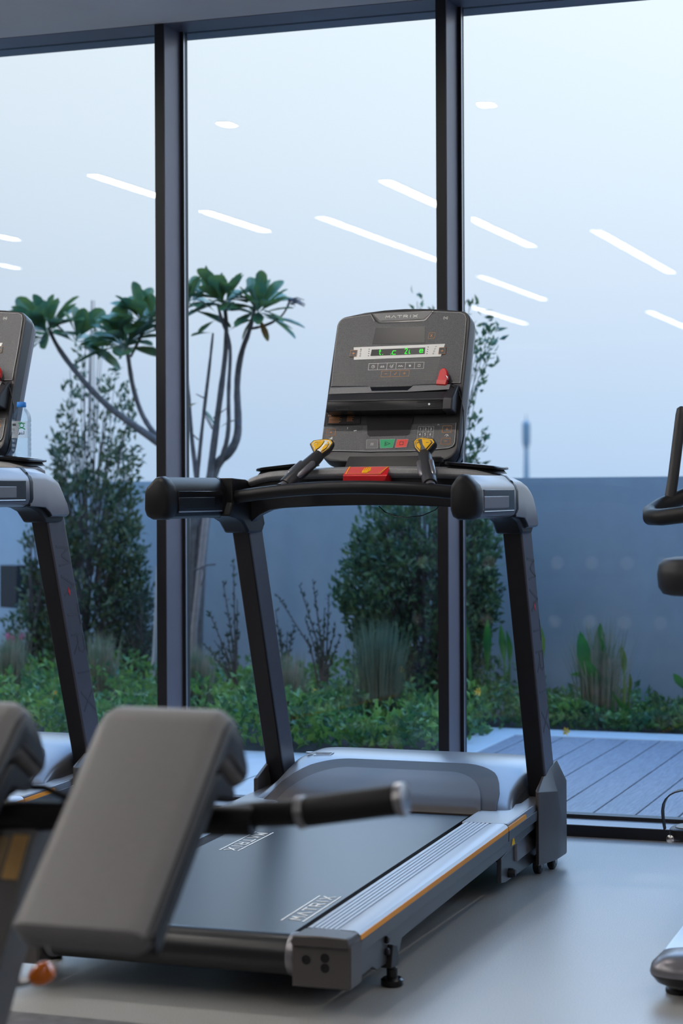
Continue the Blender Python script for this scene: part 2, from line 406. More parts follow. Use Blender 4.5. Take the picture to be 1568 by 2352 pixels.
def strokes(mb, lines, wd, P, h0, h1):
    """flat ribbons following polylines; P(u,v,h)->world"""
    for ln in lines:
        for a, b in zip(ln[:-1], ln[1:]):
            d = Vector((b[0] - a[0], b[1] - a[1])); L = d.length
            if L < 1e-7: continue
            d /= L; nn = Vector((-d.y, d.x)) * wd / 2; e = d * wd * .35
            q = [(a[0] - e.x + nn.x, a[1] - e.y + nn.y), (a[0] - e.x - nn.x, a[1] - e.y - nn.y), (b[0] + e.x - nn.x, b[1] + e.y - nn.y), (b[0] + e.x + nn.x, b[1] + e.y + nn.y)]
            mb.prism(q, P, h0, h1)
    return mb


def text(mb, s, u, v, w_, h_, gap, wd, P, h0, h1):
    for ch in s:
        if ch in LET: strokes(mb, [[(u + a * (w_ * (.45 if ch == 'I' else 1)), v + b_ * h_) for a, b_ in l] for l in LET[ch]], wd, P, h0, h1)
        u += (w_ * (.45 if ch == 'I' else 1)) + gap
    return mb


def rect(u0, v0, u1, v1): return [(u0, v0), (u1, v0), (u1, v1), (u0, v1)]
def frame(u0, v0, u1, v1, sk=0.): return [[(u0, v0), (u1, v0), (u1 + sk, v1), (u0 + sk, v1), (u0, v0)]]
def arc(cx, cy, r, a0, a1, n=10): return [(cx + r * math.cos(math.radians(a0 + (a1 - a0) * i / n)), cy + r * math.sin(math.radians(a0 + (a1 - a0) * i / n))) for i in range(n + 1)]


def build_treadmill():
    global SHIFT
    R = thing('treadmill', 'grey treadmill with lit console standing in the middle in front of the window', 'treadmill', (TX, TY, 0), 'treadmills in a row by the window')
    SHIFT = Vector((0, TY, 0))
    X = lambda a, b, t_: (t_, a, b)      # profile in yz, extruded in x
    # ---- deck
    for s in (-1, 1):
        prof = [(3.76, .062), (3.90, .066), (3.93, .053), (4.075, .053), (4.10, .085), (4.95, .117), (5.20, .13), (5.45, .14), (5.45, zr(5.45) - .035), (3.76, zr(3.76) - .035)]
        fr_ = obj('frame_side', MB().prism(prof, X, s * .385, s * .402), 'grey', R, bevel=.002)
        for yy, zz in ((3.985, .105), (3.985, .080)):
            obj('bolt', MB().lathe([(.008, 0), (.008, .006), (.005, .009)], (s * .402, yy, zz), (s, 0, 0), 12), 'black', fr_)
        obj('warning_mark', MB().prism([(5.02, .128), (5.055, .128), (5.0375, .158)], X, s * .4022, s * .4030), 'yellow', fr_)
        # side rail with ribs
        rings = []
        for y in (3.80, 4.957):
            z = zr(y); a = [(.292, z - .04), (.292, z - .004), (.296, z)]
            x = .300
            for k in range(6):
                a += [(x + .001, z + .0012), (x + .0065, z + .0012), (x + .0075, z - .0012), (x + .0095, z - .0012)]; x += .0105
            a += [(.368, z + .0012), (.398, z + .001), (.405, z - .0015), (.410, z - .007), (.411, z - .034), (.409, z - .040), (.400, z - .041), (.400, z - .046), (.38, z - .046)]
            rings.append([(s * p[0], y, p[1]) for p in a])
        rl = obj('side_rail', MB().loft(rings), 'rail', R, smooth=25)
        low = MB()
        for y0, y1, in ((3.802, 4.955), (4.962, 5.40)):
            low.hexa([(s * .402, y0, zr(y0) - .046), (s * .4115, y0, zr(y0) - .045), (s * .4115, y1, zr(y1) - .045), (s * .402, y1, zr(y1) - .046)],
                     [(s * .402, y0, zr(y0) - .0185), (s * .4125, y0, zr(y0) - .0185), (s * .4125, y1, zr(y1) - .0185), (s * .402, y1, zr(y1) - .0185)])
        obj('rail_skirt', low, 'grey', rl, bevel=.001)
        st = MB()
        for y0, y1 in ((3.802, 4.955), (4.962, 5.14)):
            st.hexa([(s * .405, y0, zr(y0) - .0175), (s * .4122, y0, zr(y0) - .0175), (s * .4122, y1, zr(y1) - .0175), (s * .405, y1, zr(y1) - .0175)],
                    [(s * .405, y0, zr(y0) - .0070), (s * .4112, y0, zr(y0) - .0070), (s * .4112, y1, zr(y1) - .0070), (s * .405, y1, zr(y1) - .0070)])
        so = obj('accent_stripe', st, 'orange', rl); so['label'] = 'thin orange stripe along the rail'
        obj('front_rail', MB().hexa([(s * .285, 4.962, zr(4.962) - .04), (s * .409, 4.962, zr(4.962) - .04), (s * .409, 5.42, zr(5.42) - .04), (s * .285, 5.42, zr(5.42) - .04)],
                                    [(s * .285, 4.962, zr(4.962)), (s * .4075, 4.962, zr(4.962)), (s * .4075, 5.42, zr(5.42)), (s * .285, 5.42, zr(5.42))]), 'hoodm', R, bevel=.003)
        # rear end cap
        c = MB()
        rr = []
        for y, g in ((3.735, .004), (3.740, 0), (3.803, 0)):
            rr.append([(s * (.286 + g), y, .056 + g), (s * (.408 - g), y, .056 + g), (s * (.412 - g), y, .062 + g), (s * (.412 - g), y, .140 - g), (s * (.405 - g), y, .1585 - g), (s * (.293 + g), y, .1585 - g), (s * (.286 + g), y, .150 - g)])
        c.loft(rr)
        cp = obj('end_cap', c, 'capm', R, smooth=25)
        obj('cap_lip', MB().prism([(.290, .1395), (.408, .1395), (.412, .146), (.407, .1605), (.350, .1625), (.292, .1605), (.286, .148)], lambda a, b, t_: (s * a, t_, b), 3.728, 3.80), 'capm', cp, bevel=.003)
        for bx, bz in ((.318, .112), (.358, .118), (.358, .098)):
            obj('bolt_hole', MB().lathe([(.0095, 0), (.0095, .0012), (.0065, .0015), (.005, .0008)], (s * bx, 3.7355, bz), (0, -1, 0), 18), 'black', cp)
        obj('roller_disc', MB().lathe([(.043, 0), (.045, .004), (.045, .016), (.042, .019)], (s * .266, 3.792, .108), (s, 0, 0), 32), 'silver', R)
        # levelling foot
        ft = obj('levelling_foot', MB().lathe([(.021, 0), (.0245, .003), (.0245, .014), (.020, .018), (.012, .0185), (.012, .036), (.008, .037), (.008, .06)], (s * .405, 4.02, 0), 'z', 28), 'blackg', R)
        obj('foot_bracket', MB().prism([(3.985, .045), (4.03, .04), (4.045, .05), (4.03, .085), (4.0, .092)], X, s * .390, s * .414), 'black', ft, bevel=.002)
        # front wheels under the uprights and the plates carrying them
        for k, yy in enumerate((5.33, 5.41)):
            wh = obj('wheel', MB().lathe([(.022, 0), (.026, .003), (.026, .017), (.022, .02)], (s * (.385 if k == 0 else .405), yy, .026), (s, 0, 0), 24), 'rubber', R)
            obj('wheel_hub', MB().lathe([(.012, 0), (.012, .0025)], (s * ((.385 if k == 0 else .405) + .019), yy, .026), (s, 0, 0), 18), 'silver', wh)
        pl = obj('base_plate', MB().prism([(4.985, .036), (5.03, .030), (5.40, .030), (5.40, .115), (5.10, .112), (4.985, .100)], X, s * .372, s * .384), 'grey', R, bevel=.002)
        obj('pivot_bolt', MB().lathe([(.013, 0), (.013, .012), (.009, .02)], (s * .383, 5.06, .05), (s, 0, 0), 14), 'black', pl)
        # base cover, faceted
        plan = [(.406, 5.262), (.416, 5.255), (.442, 5.365), (.445, 5.46), (.438, 5.49), (.404, 5.50), (.404, 5.40)]
        bot = [(s * a, b_, .040) for a, b_ in plan]; bt2 = [(s * (a - .002 if a > .41 else a), b_, .034) for a, b_ in plan]
        tops = [.236, .234, .222, .226, .236, .250, .262]
        top = [(s * a, b_, t_) for (a, b_), t_ in zip(plan, tops)]
        ins = [(.4045, 5.345, .268), (.408, 5.350, .270), (.416, 5.395, .284), (.416, 5.445, .294), (.414, 5.475, .294), (.4045, 5.48, .29), (.4045, 5.41, .282)]
        top2 = [(s * a, b_, t_) for a, b_, t_ in ins]
        obj('base_cover', MB().loft([bt2, bot, top, top2]), 'capm', R, bevel=.004, seg=3, smooth=40)
        # upright
        lo = [(s * .360, 5.29, .10), (s * .414, 5.29, .10), (s * .414, 5.49, .10), (s * .360, 5.49, .10)]
        def upr(z): 
            a = 5.075 + (1.0 - z) * .362; return [(s * .363, a, z), (s * .414, a, z), (s * .414, a + .108, z), (s * .363, a + .108, z)]
        u_ = obj('upright', MB().loft([upr(.06), upr(.4), upr(1.0)]), 'uprightm', R, bevel=.007, seg=3)
        obj('upright_inner_face', MB().loft([[(s * .3622, q[1] - .002, q[2]) if abs(q[0]) < .39 else (s * .4105, q[1] - .002, q[2]) for q in upr(z)][:2] + [(s * .4105, upr(z)[0][1] + .012, z), (s * .3622, upr(z)[0][1] + .012, z)] for z in (.06, .4, .97)]), 'alu_dark', u_, bevel=.003)
        # faint logo running down the outer side
        def UP(u, v, h): z = .93 - v; return (s * (.4142 + h), 5.085 + (1.0 - z) * .362 + .012 + u, z)
        v = .06
        for ch in 'MATRIX':
            dd = MB(); strokes(dd, [[(.005 + b_ * .07, v + (a if s > 0 else a) * .055) for a, b_ in l] for l in LET[ch]], .007, UP, 0, .0004); v += .085
            obj('faint_letter', dd, 'ghost', u_)
        obj('red_mark', MB().prism([(.035, .178), (.043, .19), (.035, .202), (.029, .19)], UP, 0, .0008), 'red', u_)
        # collar at the top of the upright
        pc = [(4.955, 1.089), (5.05, 1.086), (5.11, 1.074), (5.145, 1.060), (5.185, .990), (5.198, .958), (5.190, .952), (5.085, .952), (5.072, .962), (5.045, .980), (4.955, .984)]
        rings = []
        for x_, g, cut in ((.352, .008, .0), (.356, .002, 0), (.400, 0, .0), (.426, .002, .012), (.436, .008, .030)):
            ring = []
            for yy, zz in pc:
                z2 = zz - cut if zz > 1.05 else zz
                yy2 = yy - (g if yy > 5.1 else 0); z2 = z2 + (g * .6 if zz < .97 else 0)
                ring.append((s * x_, yy2, z2))
            rings.append(ring)
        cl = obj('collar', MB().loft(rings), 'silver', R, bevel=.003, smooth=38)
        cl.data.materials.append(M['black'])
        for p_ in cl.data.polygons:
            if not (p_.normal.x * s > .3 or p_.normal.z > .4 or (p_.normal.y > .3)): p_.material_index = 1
        obj('collar_neck', MB().prism([(4.93, .987), (4.985, .980), (5.03, .968), (5.060, .945), (5.070, .938), (5.165, .938), (5.180, .950), (5.16, 1.03), (4.96, 1.03)], X, s * .350, s * .424), 'black', cl, bevel=.006)
        # handle arm
        HP = [(-.031, 1.066), (-.020, 1.082), (-.008, 1.090), (.006, 1.088), (.030, 1.064), (.035, 1.050), (.036, 1.005), (.030, .990), (.016, .983), (-.016, .983), (-.029, .990), (-.034, 1.005), (-.034, 1.052)]
        def hring(y, k=1., dz=0, cx=.403): return [(s * (cx + a * k), y, 1.036 + (z_ - 1.036) * k + dz) for a, z_ in HP]
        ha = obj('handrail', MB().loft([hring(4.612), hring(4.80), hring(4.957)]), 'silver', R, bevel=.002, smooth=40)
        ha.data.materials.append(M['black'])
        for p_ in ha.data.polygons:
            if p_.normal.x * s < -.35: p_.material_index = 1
        obj('handle_end_cap', MB().loft([hring(4.578, .72), hring(4.581, .86), hring(4.588, .96), hring(4.600, 1.03), hring(4.622, 1.04), hring(4.630, 1.0)]), 'blackg' if 0 else 'black', ha, smooth=50)
        obj('joint_band', MB().loft([hring(4.948, 1.02), hring(4.962, 1.04), hring(4.966, 1.02)]), 'black', ha)
        for q in (-1, 1):   # recessed grip on both faces
            a0 = s * .403 + q * .0352
            obj('grip_recess', MB().box(a0 - .001, a0 + .0012, 4.640, 4.925, .998, 1.054), 'blackg', ha, bevel=.002)
            obj('grip_insert', MB().box(a0 - .001, a0 + .0022, 4.640, 4.870, 1.008, 1.038), 'silver' if q * s > 0 else 'black', ha, bevel=.002)
            obj('grip_edge', MB().tube([(a0 + q * .001, 4.64, 1.001), (a0 + q * .001, 4.92, 1.001)], .0016, 8), 'silverl', ha)
    # belt, roller
    bl = []
    for y in (3.79, 4.3, 5.2): bl.append([(-.266, y, zb(y)), (.266, y, zb(y)), (.266, y, zb(y) - .012), (-.266, y, zb(y) - .012)])
    prof = [(5.3, zb(5.3)), (3.82, zb(3.82))] + [(3.792 + .0425 * math.cos(math.radians(a)), .108 + .0425 * math.sin(math.radians(a))) for a in range(85, 276, 10)] + [(3.95, .062), (5.3, .09), (5.3, .10), (3.95, .075), (3.83, .10), (3.9, zb(3.9) - .02), (5.3, zb(5.3) - .02)]
    be = obj('running_belt', MB().prism(prof, X, -.266, .266), 'belt', R, smooth=30)
    obj('deck_board', MB().prism([(3.85, zb(3.85) - .022), (5.3, zb(5.3) - .021), (5.3, zb(5.3) - .05), (3.85, zb(3.85) - .05)], X, -.285, .285), 'blackg', R)
    def BP(u, v, h): return (v, u, zb(u) + h)      # u along y, v along x
    g = MB()
    def P1(u, v, h): return BP(3.885 + u, -.250 + .7 - v - .2005, h)
    # near right logo: text runs away from the viewer, letter tops to the left
    def PR(u, v, h): return BP(3.885 + u, .258 - v, h)
    strokes(g, [[(0, .052), (.232, .052)], [(0, .004), (.235, .004)]], .0035, PR, .0003, .0009)
    text(g, 'MATRIX', .012, .0145, .0280, .0265, .0130, .0042, PR, .0003, .0009)
    obj('belt_logo', g, 'white', be, smooth=0); g = MB()
    def PL(u, v, h): return BP(4.745 - u, -.206 + v, h)
    strokes(g, [[(0, .052), (.232, .052)], [(0, .004), (.235, .004)]], .0035, PL, .0003, .0009)
    text(g, 'MATRIX', .012, .0145, .0280, .0265, .0130, .0042, PL, .0003, .0009)
    obj('belt_logo', g, 'white', be, smooth=0)
    obj('rear_beam', MB().box(-.385, .385, 4.0, 4.04, .068, .1), 'black', R)
    obj('front_beam', MB().box(-.372, .372, 5.30, 5.42, .03, .10), 'black', R)
    # ---- motor hood
    PRF = [(5.105, .182), (5.125, .196), (5.17, .216), (5.25, .243), (5.33, .266), (5.385, .280), (5.42, .2875), (5.50, .292), (5.58, .291), (5.63, .283), (5.67, .262), (5.695, .22), (5.70, .15), (5.70, .075)]
    def g_(t_, e=5.): return max(0., 1 - abs(t_) ** e) ** (1 / e * 1.0)
    rings = []
    NS = 40
    for i in range(NS + 1):
        t_ = -math.cos(PI * i / NS); 
        gg = g_(t_ * .9995, 11)
        ring = []
        for yy, zz in PRF:
            wd = .352 + .045 * max(0, (.235 - zz) / .06) * (1 if yy < 5.5 else .2)
            ring.append((min(wd, .40) * t_, yy + (1 - gg) * (.03 if yy < 5.4 else -.02), .15 + (zz - .15) * gg if zz > .15 else zz))
        ring += [(ring[-1][0], 5.70, .07), (ring[0][0], 5.12, .07)]
        rings.append(ring)
    hd = obj('motor_hood', MB().loft(rings), 'hoodm', R, smooth=50)
    def hp(x, s_, h):  # point on the sloping rear face: s_ 0..1 up the slope
        k = s_ * 5.2; i = min(int(k), 4); f = k - i
        y = PRF[i][0] * (1 - f) + PRF[i + 1][0] * f; z = PRF[i][1] * (1 - f) + PRF[i + 1][1] * f
        return (x, y - h * .35, z + h * .94)
    def hpanel(name, W, top, Rc, h0, h1, m_):
        g1 = []; nx, ns_ = 48, 14
        for lay in (h1, h0):
            for i in range(nx + 1):
                x = -W + 2 * W * i / nx; d = abs(x) - (W - Rc)
                tp = top if d <= 0 else max(0., top - (Rc - math.sqrt(max(0, Rc * Rc - d * d))) * (.62 * top / Rc) * 1.3)
                for j in range(ns_ + 1): g1.append(hp(x * (1 + .03 * (1 - tp * j / ns_)), max(.0, tp) * j / ns_, lay))
        f_ = []; K = (nx + 1) * (ns_ + 1)
        for i in range(nx):
            for j in range(ns_):
                a = i * (ns_ + 1) + j; b_ = a + ns_ + 1
                f_ += [(a, b_, b_ + 1, a + 1), (K + a, K + a + 1, K + b_ + 1, K + b_)]
        for i in range(nx):
            for j in (0, ns_):
                a = i * (ns_ + 1) + j; b_ = a + ns_ + 1; f_.append((a, b_, K + b_, K + a))
        for j in range(ns_):
            for i in (0, nx):
                a = i * (ns_ + 1) + j; f_.append((a, a + 1, K + a + 1, K + a))
        return obj(name, MB().add(g1, f_), m_, hd, smooth=40)
    hpanel('hood_panel', .325, .985, .16, -.004, .0035, 'hoodp')
    hpanel('hood_inset', .285, .74, .14, .002, .0095, 'hoodi')
    def HB(u, v, h): return (-.315 + u, 5.44 + v, .2895 + h)
    bd = MB().lathe([(.011, 0), (.011, .002)], HB(0, .0, 0), 'z', 20)
    strokes(bd, [[(.016, -.012), (.07, -.012)], [(.016, .012), (.07, .012)], [(.07, -.012), (.07, .012)], [(.02, 0), (.06, 0)]], .003, HB, .0, .002)
    obj('hood_badge', bd, 'silverl', hd)
    # ---- cross beam and dashboard
    n_ = 24
    bt_ = []
    for i in range(n_ + 1):
        x = -.356 + .712 * i / n_; q = 1 - (x / .356) ** 2
        z0 = 1.000 + .014 * q - .035 * max(0, (abs(x) - .27) / .086) ** 2.2
        bt_.append([(x, 5.085, z0), (x, 5.085, 1.085 + .008 * q), (x, 5.125, 1.085 + .008 * q), (x, 5.125, z0)])
    cb = obj('cross_beam', MB().loft(bt_), 'alu_dark', R, bevel=.003)
    obj('wiring_loop', MB().tube([at(870, 1163, 5.13) - Vector((TX, 0, 0)), at(884, 1176, 5.125) - Vector((TX, 0, 0)), at(905, 1185, 5.12) - Vector((TX, 0, 0)), at(935, 1189, 5.12) - Vector((TX, 0, 0)), at(970, 1184, 5.12) - Vector((TX, 0, 0)), at(1000, 1171, 5.13) - Vector((TX, 0, 0)), at(1010, 1160, 5.13) - Vector((TX, 0, 0))], .0014, 8), 'blackg', cb)
    rings = []
    for i in range(n_ + 1):
        x = -.352 + .704 * i / n_; q = 1 - (x / .352) ** 2; e = max(0, (abs(x) - .27) / .10)
        zt = 1.103 + .013 * q - .022 * e * e; zl = 1.083 + .010 * q - .020 * e * e
        y0 = 5.065 - .012 * q
        rings.append([(x, y0 + .006, zl), (x, y0, zl + .006), (x, y0 + .004, zt - .004), (x, y0 + .012, zt), (x, 5.16, zt + .004), (x, 5.20 + .12 * q, zt - .004), (x, 5.205 + .12 * q, zl - .015), (x, 5.15, zl - .02)])
    ds = obj('dashboard', MB().loft(rings), 'facel', R, bevel=.002, smooth=45)
    for s in (-1, 1):
        o_ = [];
        for k in range(32):
            a = 2 * PI * k / 32; c_, s_ = math.cos(a), math.sin(a)
            o_.append((abs(c_) ** .55 * (1 if c_ > 0 else -1), abs(s_) ** .55 * (1 if s_ > 0 else -1)))
        cx, cy, cz = s * .272, 5.165, 1.118
        def ring(k, z): return [(cx + a * .078 * k, cy + b_ * .085 * k, z - s * a * .078 * k * .10) for a, b_ in o_]
        obj('accessory_tray', MB().loft([ring(.86, cz - .004), ring(.90, cz - .004), ring(1., cz - .002), ring(1., cz + .003), ring(.97, cz + .005), ring(.88, cz + .004), ring(.84, cz - .006), ring(.80, cz - .014)], cap=False), 'blackg', ds, smooth=40)
        obj('tray_floor', MB().loft([ring(.96, cz - .014), ring(.84, cz - .002)]), 'rubber', ds)
    # stop button
    sb = obj('stop_button', MB().hexa([(-.063, 5.030, 1.073), (.052, 5.030, 1.073), (.062, 5.075, 1.078), (-.063, 5.075, 1.078)],
                                      [(-.060, 5.024, 1.095), (.066, 5.024, 1.093), (.058, 5.068, 1.118), (-.062, 5.068, 1.118)]), 'red', R, bevel=.003, seg=3)
    def SP(u, v, h): 
        return (u, 5.024 + v * .044 - h * .45, 1.0945 + v * .0235 + h * .9)
    obj('button_face', MB().prism([(-.055, .06), (.046, .06), (.056, .92), (-.057, .92)], SP, -.001, .0012), 'redf', sb)
    ic = MB(); strokes(ic, [[(-.054, .95), (-.053, .08), (.041, .08), (.055, .93)]], .0022, lambda u, v, h: SP(u, v, h), .001, .002)
    for k in range(4): ic.prism([(-.010 + k * .005, .45), (-.007 + k * .005, .45), (-.006 + k * .005, .80 + .08 * (k in (1, 2))), (-.009 + k * .005, .80 + .08 * (k in (1, 2)))], SP, .001, .002)
    ic.prism([(-.010, .2), (.006, .2), (.009, .5), (-.011, .5)], SP, .001, .002); ic.prism([(.006, .3), (.013, .5), (.011, .6), (.006, .45)], SP, .001, .002)
    obj('hand_symbol', ic, 'yellow', sb)
    # grab bar
    pts = []
    for i in range(21):
        x = -.362 + .724 * i / 20; q = 1 - (x / .362) ** 2
        pts.append((x, 4.985 - .055 * q, 1.036 + .026 * q))
    gb = obj('grab_bar', MB().tube(pts, .0178, 18), 'black', R)
    for s in (-1, 1):
        obj('bar_socket', MB().lathe([(.026, 0), (.026, .012), (.021, .018)], (s * .372, 4.985, 1.036), (-s, 0, 0), 20), 'black', gb)
        # control stick
        B = Vector((s * .207, 4.955, 1.062)); T = Vector((s * .150, 5.085, 1.150)); D = (T - B).normalized()
        stk = obj('control_stick', MB().tube([B + D * .012, B + D * .020, B + D * .06, B + D * .12, B + D * .150, T], [.0185, .0200, .0200, .0190, .0185, .016], 20), 'char', R)
        obj('stick_collar', MB().tube([B - D * .006, B + D * .006, B + D * .016], [.017, .014, .0135], 16), 'silver', stk)
        # head: angled diamond plate facing the runner
        nrm = Vector((-s * .10, -.80, .58)).normalized(); ux = Vector((1, 0, 0)); ux = (ux - nrm * ux.dot(nrm)).normalized(); uy = nrm.cross(ux)
        cH = T + Vector((s * -.002, .004, .016)) + D * .004
        def HPn(u, v, h): return cH + ux * (u * -s) + uy * v + nrm * h
        dia = [(-.034, .012), (-.026, .024), (.010, .032), (.026, .030), (.033, .020), (.026, -.002), (.006, -.024), (-.004, -.028), (-.016, -.018)]
        hr = [[HPn(a * k, b_ * k, h) for a, b_ in dia] for h, k in ((-.028, .45), (-.018, .86), (-.008, 1.0), (.002, 1.02), (.006, .97))]
        hdn = obj('stick_head', MB().loft(hr), 'char', stk, bevel=.002, smooth=50)
        obj('yellow_border', MB().prism([(a * .88, b_ * .88) for a, b_ in dia], HPn, .006, .0068), 'yellow', hdn)
        obj('black_border', MB().prism([(a * .77, b_ * .77) for a, b_ in dia], HPn, .0068, .0074), 'blackg', hdn)
        kp = MB(); inn = [(a * .68, b_ * .68) for a, b_ in dia]
        kp.prism([inn[0], inn[1], inn[2], (.001, .004), inn[8]] if 1 else inn, HPn, .0074, .010)
        kp.prism([inn[3], inn[4], inn[5], inn[6], (.006, -.002)], HPn, .0074, .010)
        ko = obj('control_keys', kp, 'yellow', hdn, bevel=.0006)
        ks = MB(); text(ks, '-', -.016, .004, .008, .008, 0, .0012, HPn, .010, .0106); text(ks, '+', .012, .006, .008, .008, 0, .0012, HPn, .010, .0106)
        obj('key_symbols', ks, 'blackg', hdn)
        sd = D.cross(Vector((0, 1, 0))).normalized()
        for q in (-1, 1):
            off = (ux * q * .016 + nrm * .0095)
            obj('pulse_plate', MB().tube([B + D * .045 + off, B + D * .055 + off, B + D * .115 + off, B + D * .122 + off], [.004, .0085, .0085, .004], 12), 'silver', stk, smooth=60)
    # console mast
    ms = obj('console_mast', MB().hexa([(-.125, 5.20, 1.10), (.125, 5.20, 1.10), (.125, 5.30, 1.10), (-.125, 5.30, 1.10)], [(-.115, 5.235, 1.16), (.115, 5.235, 1.16), (.115, 5.32, 1.20), (-.115, 5.32, 1.20)]), 'black', R, bevel=.004)
    obj('tilt_knob', MB().lathe([(.012, 0), (.020, .004), (.020, .014), (.010, .018), (.008, .03)], (.148, 5.20, 1.145), (0, 0, -1), 16), 'black', ms)

    # ---- console
    ev = Vector((0, .3526, .9357)); nv = Vector((0, -.9357, .3526)); O = Vector((0, 5.241, 1.1822))
    def F(u, v, h=0.): return O + Vector((u, 0, 0)) + ev * v + nv * h
    def oc(k=1., du=0, bot=0.):
        pts_ = []
        U0, U1 = -.2015, .1985
        pts_ += arc(U0 + .032, .3665, .030, 178, 98, 6)
        pts_ += [(-.12, .4065), (-.06, .4125), (-.002, .4145), (.06, .4125), (.12, .4075)]
        pts_ += arc(U1 - .032, .3690, .032, 80, 2, 6)
        pts_ += [(U1, .2), (U1 + .001, .02)] + arc(U1 - .04, -.010, .041, -5, -80, 6)
        pts_ += [(.08, -.056), (-.002, -.058), (-.08, -.056)]
        pts_ += arc(U0 + .04, -.010, .041, -100, -175, 6) + [(U0 - .001, .02), (U0, .2)]
        return [((a + .0015) * k - .0015 + du, .178 + (b_ - .178) * k) for a, b_ in pts_]
    rings = [[F(a, b_, h) for a, b_ in oc(k)] for h, k in ((.000, .965), (.0015, .982), (.0005, .993), (-.006, 1.0), (-.042, 1.002), (-.046, .985), (-.052, .985), (-.075, .955), (-.088, .88))]
    co = obj('console', MB().loft(rings), 'char', R, smooth=40)
    rings = [[F(a, b_, h) for a, b_ in oc(k)] for h, k in ((-.043, .990), (-.055, .992), (-.080, .962), (-.094, .88))]
    obj('back_shell', MB().loft(rings), 'silver', co, smooth=40)
    # faces
    up_poly = [(-.192, .178), (-.195, .30), (-.1945, .372), (-.1885, .384), (-.178, .3895), (-.100, .3985), (-.087, .3775), (-.072, .3695), (.052, .3705), (.067, .3765), (.088, .4005), (.166, .3945), (.179, .389), (.1850, .376), (.187, .30), (.1865, .180), (.160, .180), (.050, .176), (.036, .160), (-.070, .159), (-.082, .176)]
    obj('fascia', MB().prism(up_poly, F, .0005, .0022), 'face', co)
    pl_ = MB()
    strokes(pl_, [up_poly[0:7]], .0013, F, .002, .0028); strokes(pl_, [up_poly[10:17]], .0013, F, .002, .0028)
    low_poly = [(-.1985, .054), (-.076, .0568), (.187, .059), (.1885, .0), (.184, -.009), (.172, -.0145), (.072, -.0215), (-.056, -.0218), (-.180, -.0175), (-.1945, -.009), (-.1995, .005)]
    obj('lower_fascia', MB().prism(low_poly, F, .0005, .0022), 'face', co)
    strokes(pl_, [low_poly[2:] + [low_poly[0]]], .0016, F, .002, .0028)
    obj('pale_outline', pl_, 'line', co, smooth=0)
    br = obj('brand_plate', MB().prism([(-.094, .4005), (.084, .4015), (.062, .3765), (-.069, .376)], F, .001, .0045), 'facel', co, bevel=.001)
    obj('plate_shadow_gap', MB().prism([(-.098, .4015), (.088, .4025), (.0665, .3735), (.050, .3715), (-.060, .3708), (-.073, .373)], F, .0012, .0030), 'blackg', co)
    obj('brand_lettering', text(MB(), 'MATRIX', -.053, .3845, .0125, .0070, .0052, .0015, F, .0045, .0052), 'white', br, smooth=0)
    wl = MB(); 
    for r_ in (.0035, .0062): strokes(wl, [arc(.1247, .3795, r_, -50, 50, 6), arc(.1247, .3795, r_, 130, 230, 6)], .0008, F, .0022, .003)
    wl.prism(arc(.1247, .3795, .0014, 0, 330, 8), F, .0022, .003)
    # icons of the white key row and the rest
    u0 = -.0875; kw = .0272
    strokes(wl, frame(u0, .2255, u0 + 6 * kw, .2452), .0009, F, .0022, .003)
    for k in range(1, 6): strokes(wl, [[(u0 + k * kw, .2255), (u0 + k * kw, .2452)]], .0009, F, .0022, .003)
    cxs = [u0 + (k + .5) * kw for k in range(6)]; vv = .2352
    strokes(wl, [arc(cxs[0], vv, .0045, 0, 360, 12), [(cxs[0], vv + .0025), (cxs[0], vv), (cxs[0] + .002, vv)]], .0009, F, .0022, .003)
    for k in range(5): strokes(wl, [[(cxs[1] - .005 + k * .0025, vv - .003), (cxs[1] - .005 + k * .0025, vv - .003 + (.003, .0055, .002, .006, .004)[k])]], .0012, F, .0022, .003)
    strokes(wl, [arc(cxs[2], vv, .0045, 120, 420, 12), [(cxs[2] - .002, vv), (cxs[2], vv - .002), (cxs[2] + .006, vv + .006)]], .0009, F, .0022, .003)
    strokes(wl, [[(cxs[3] - .007, vv - .002), (cxs[3] - .004, vv + .002), (cxs[3] - .001, vv - .002), (cxs[3] + .002, vv + .002), (cxs[3] + .004, vv - .002), (cxs[3] + .007, vv)]], .0012, F, .0022, .003)
    wl.prism(arc(cxs[4], vv, .0032, 0, 330, 8), F, .0022, .003); strokes(wl, frame(cxs[5] - .003, vv - .004, cxs[5] + .003, vv + .003), .001, F, .0022, .003)
    text(wl, 'II', -.0535, -.0045, .006, .007, .0022, .0012, F, .0030, .0036)
    wl.prism([(.030, 0), (.030, 0), (.030, 0)], F, 0, 0) if 0 else None
    # keypad
    for k in range(4): strokes(wl, [[(.0795 + k * .015, .0500), (.0795 + k * .015, -.004)]], .0004, F, .0022, .0028)
    for k in range(4): strokes(wl, [[(.0795, .0500 - k * .0160), (.1245, .0500 - k * .0160)]], .0004, F, .0022, .0028)
    for k in range(9): text(wl, '123456789'[k], .0845 + (k % 3) * .015, .0395 - (k // 3) * .016, .0042, .0062, 0, .0009, F, .0022, .003)
    for k in range(3): wl.prism(rect(-.179 + k * .0034, .0148, -.1765 + k * .0034, .0176 + k * .0025), F, .0022, .003)
    strokes(wl, [arc(.1638, .0195, .0055, 15, 165, 8), [(.1638, .0195), (.166, .0235)]], .0014, F, .0022, .003)
    text(wl, '1', -.130, .046, .004, .005, 0, .0008, F, .0022, .003); strokes(wl, [[(-.108, .040), (-.101, .041)]], .002, F, .0022, .003)
    strokes(wl, [arc(.137, .0535, .0022, 0, 180, 6)], .0008, F, .0022, .003)
    obj('white_icons', wl, 'white', co, smooth=0)
    dm = MB()
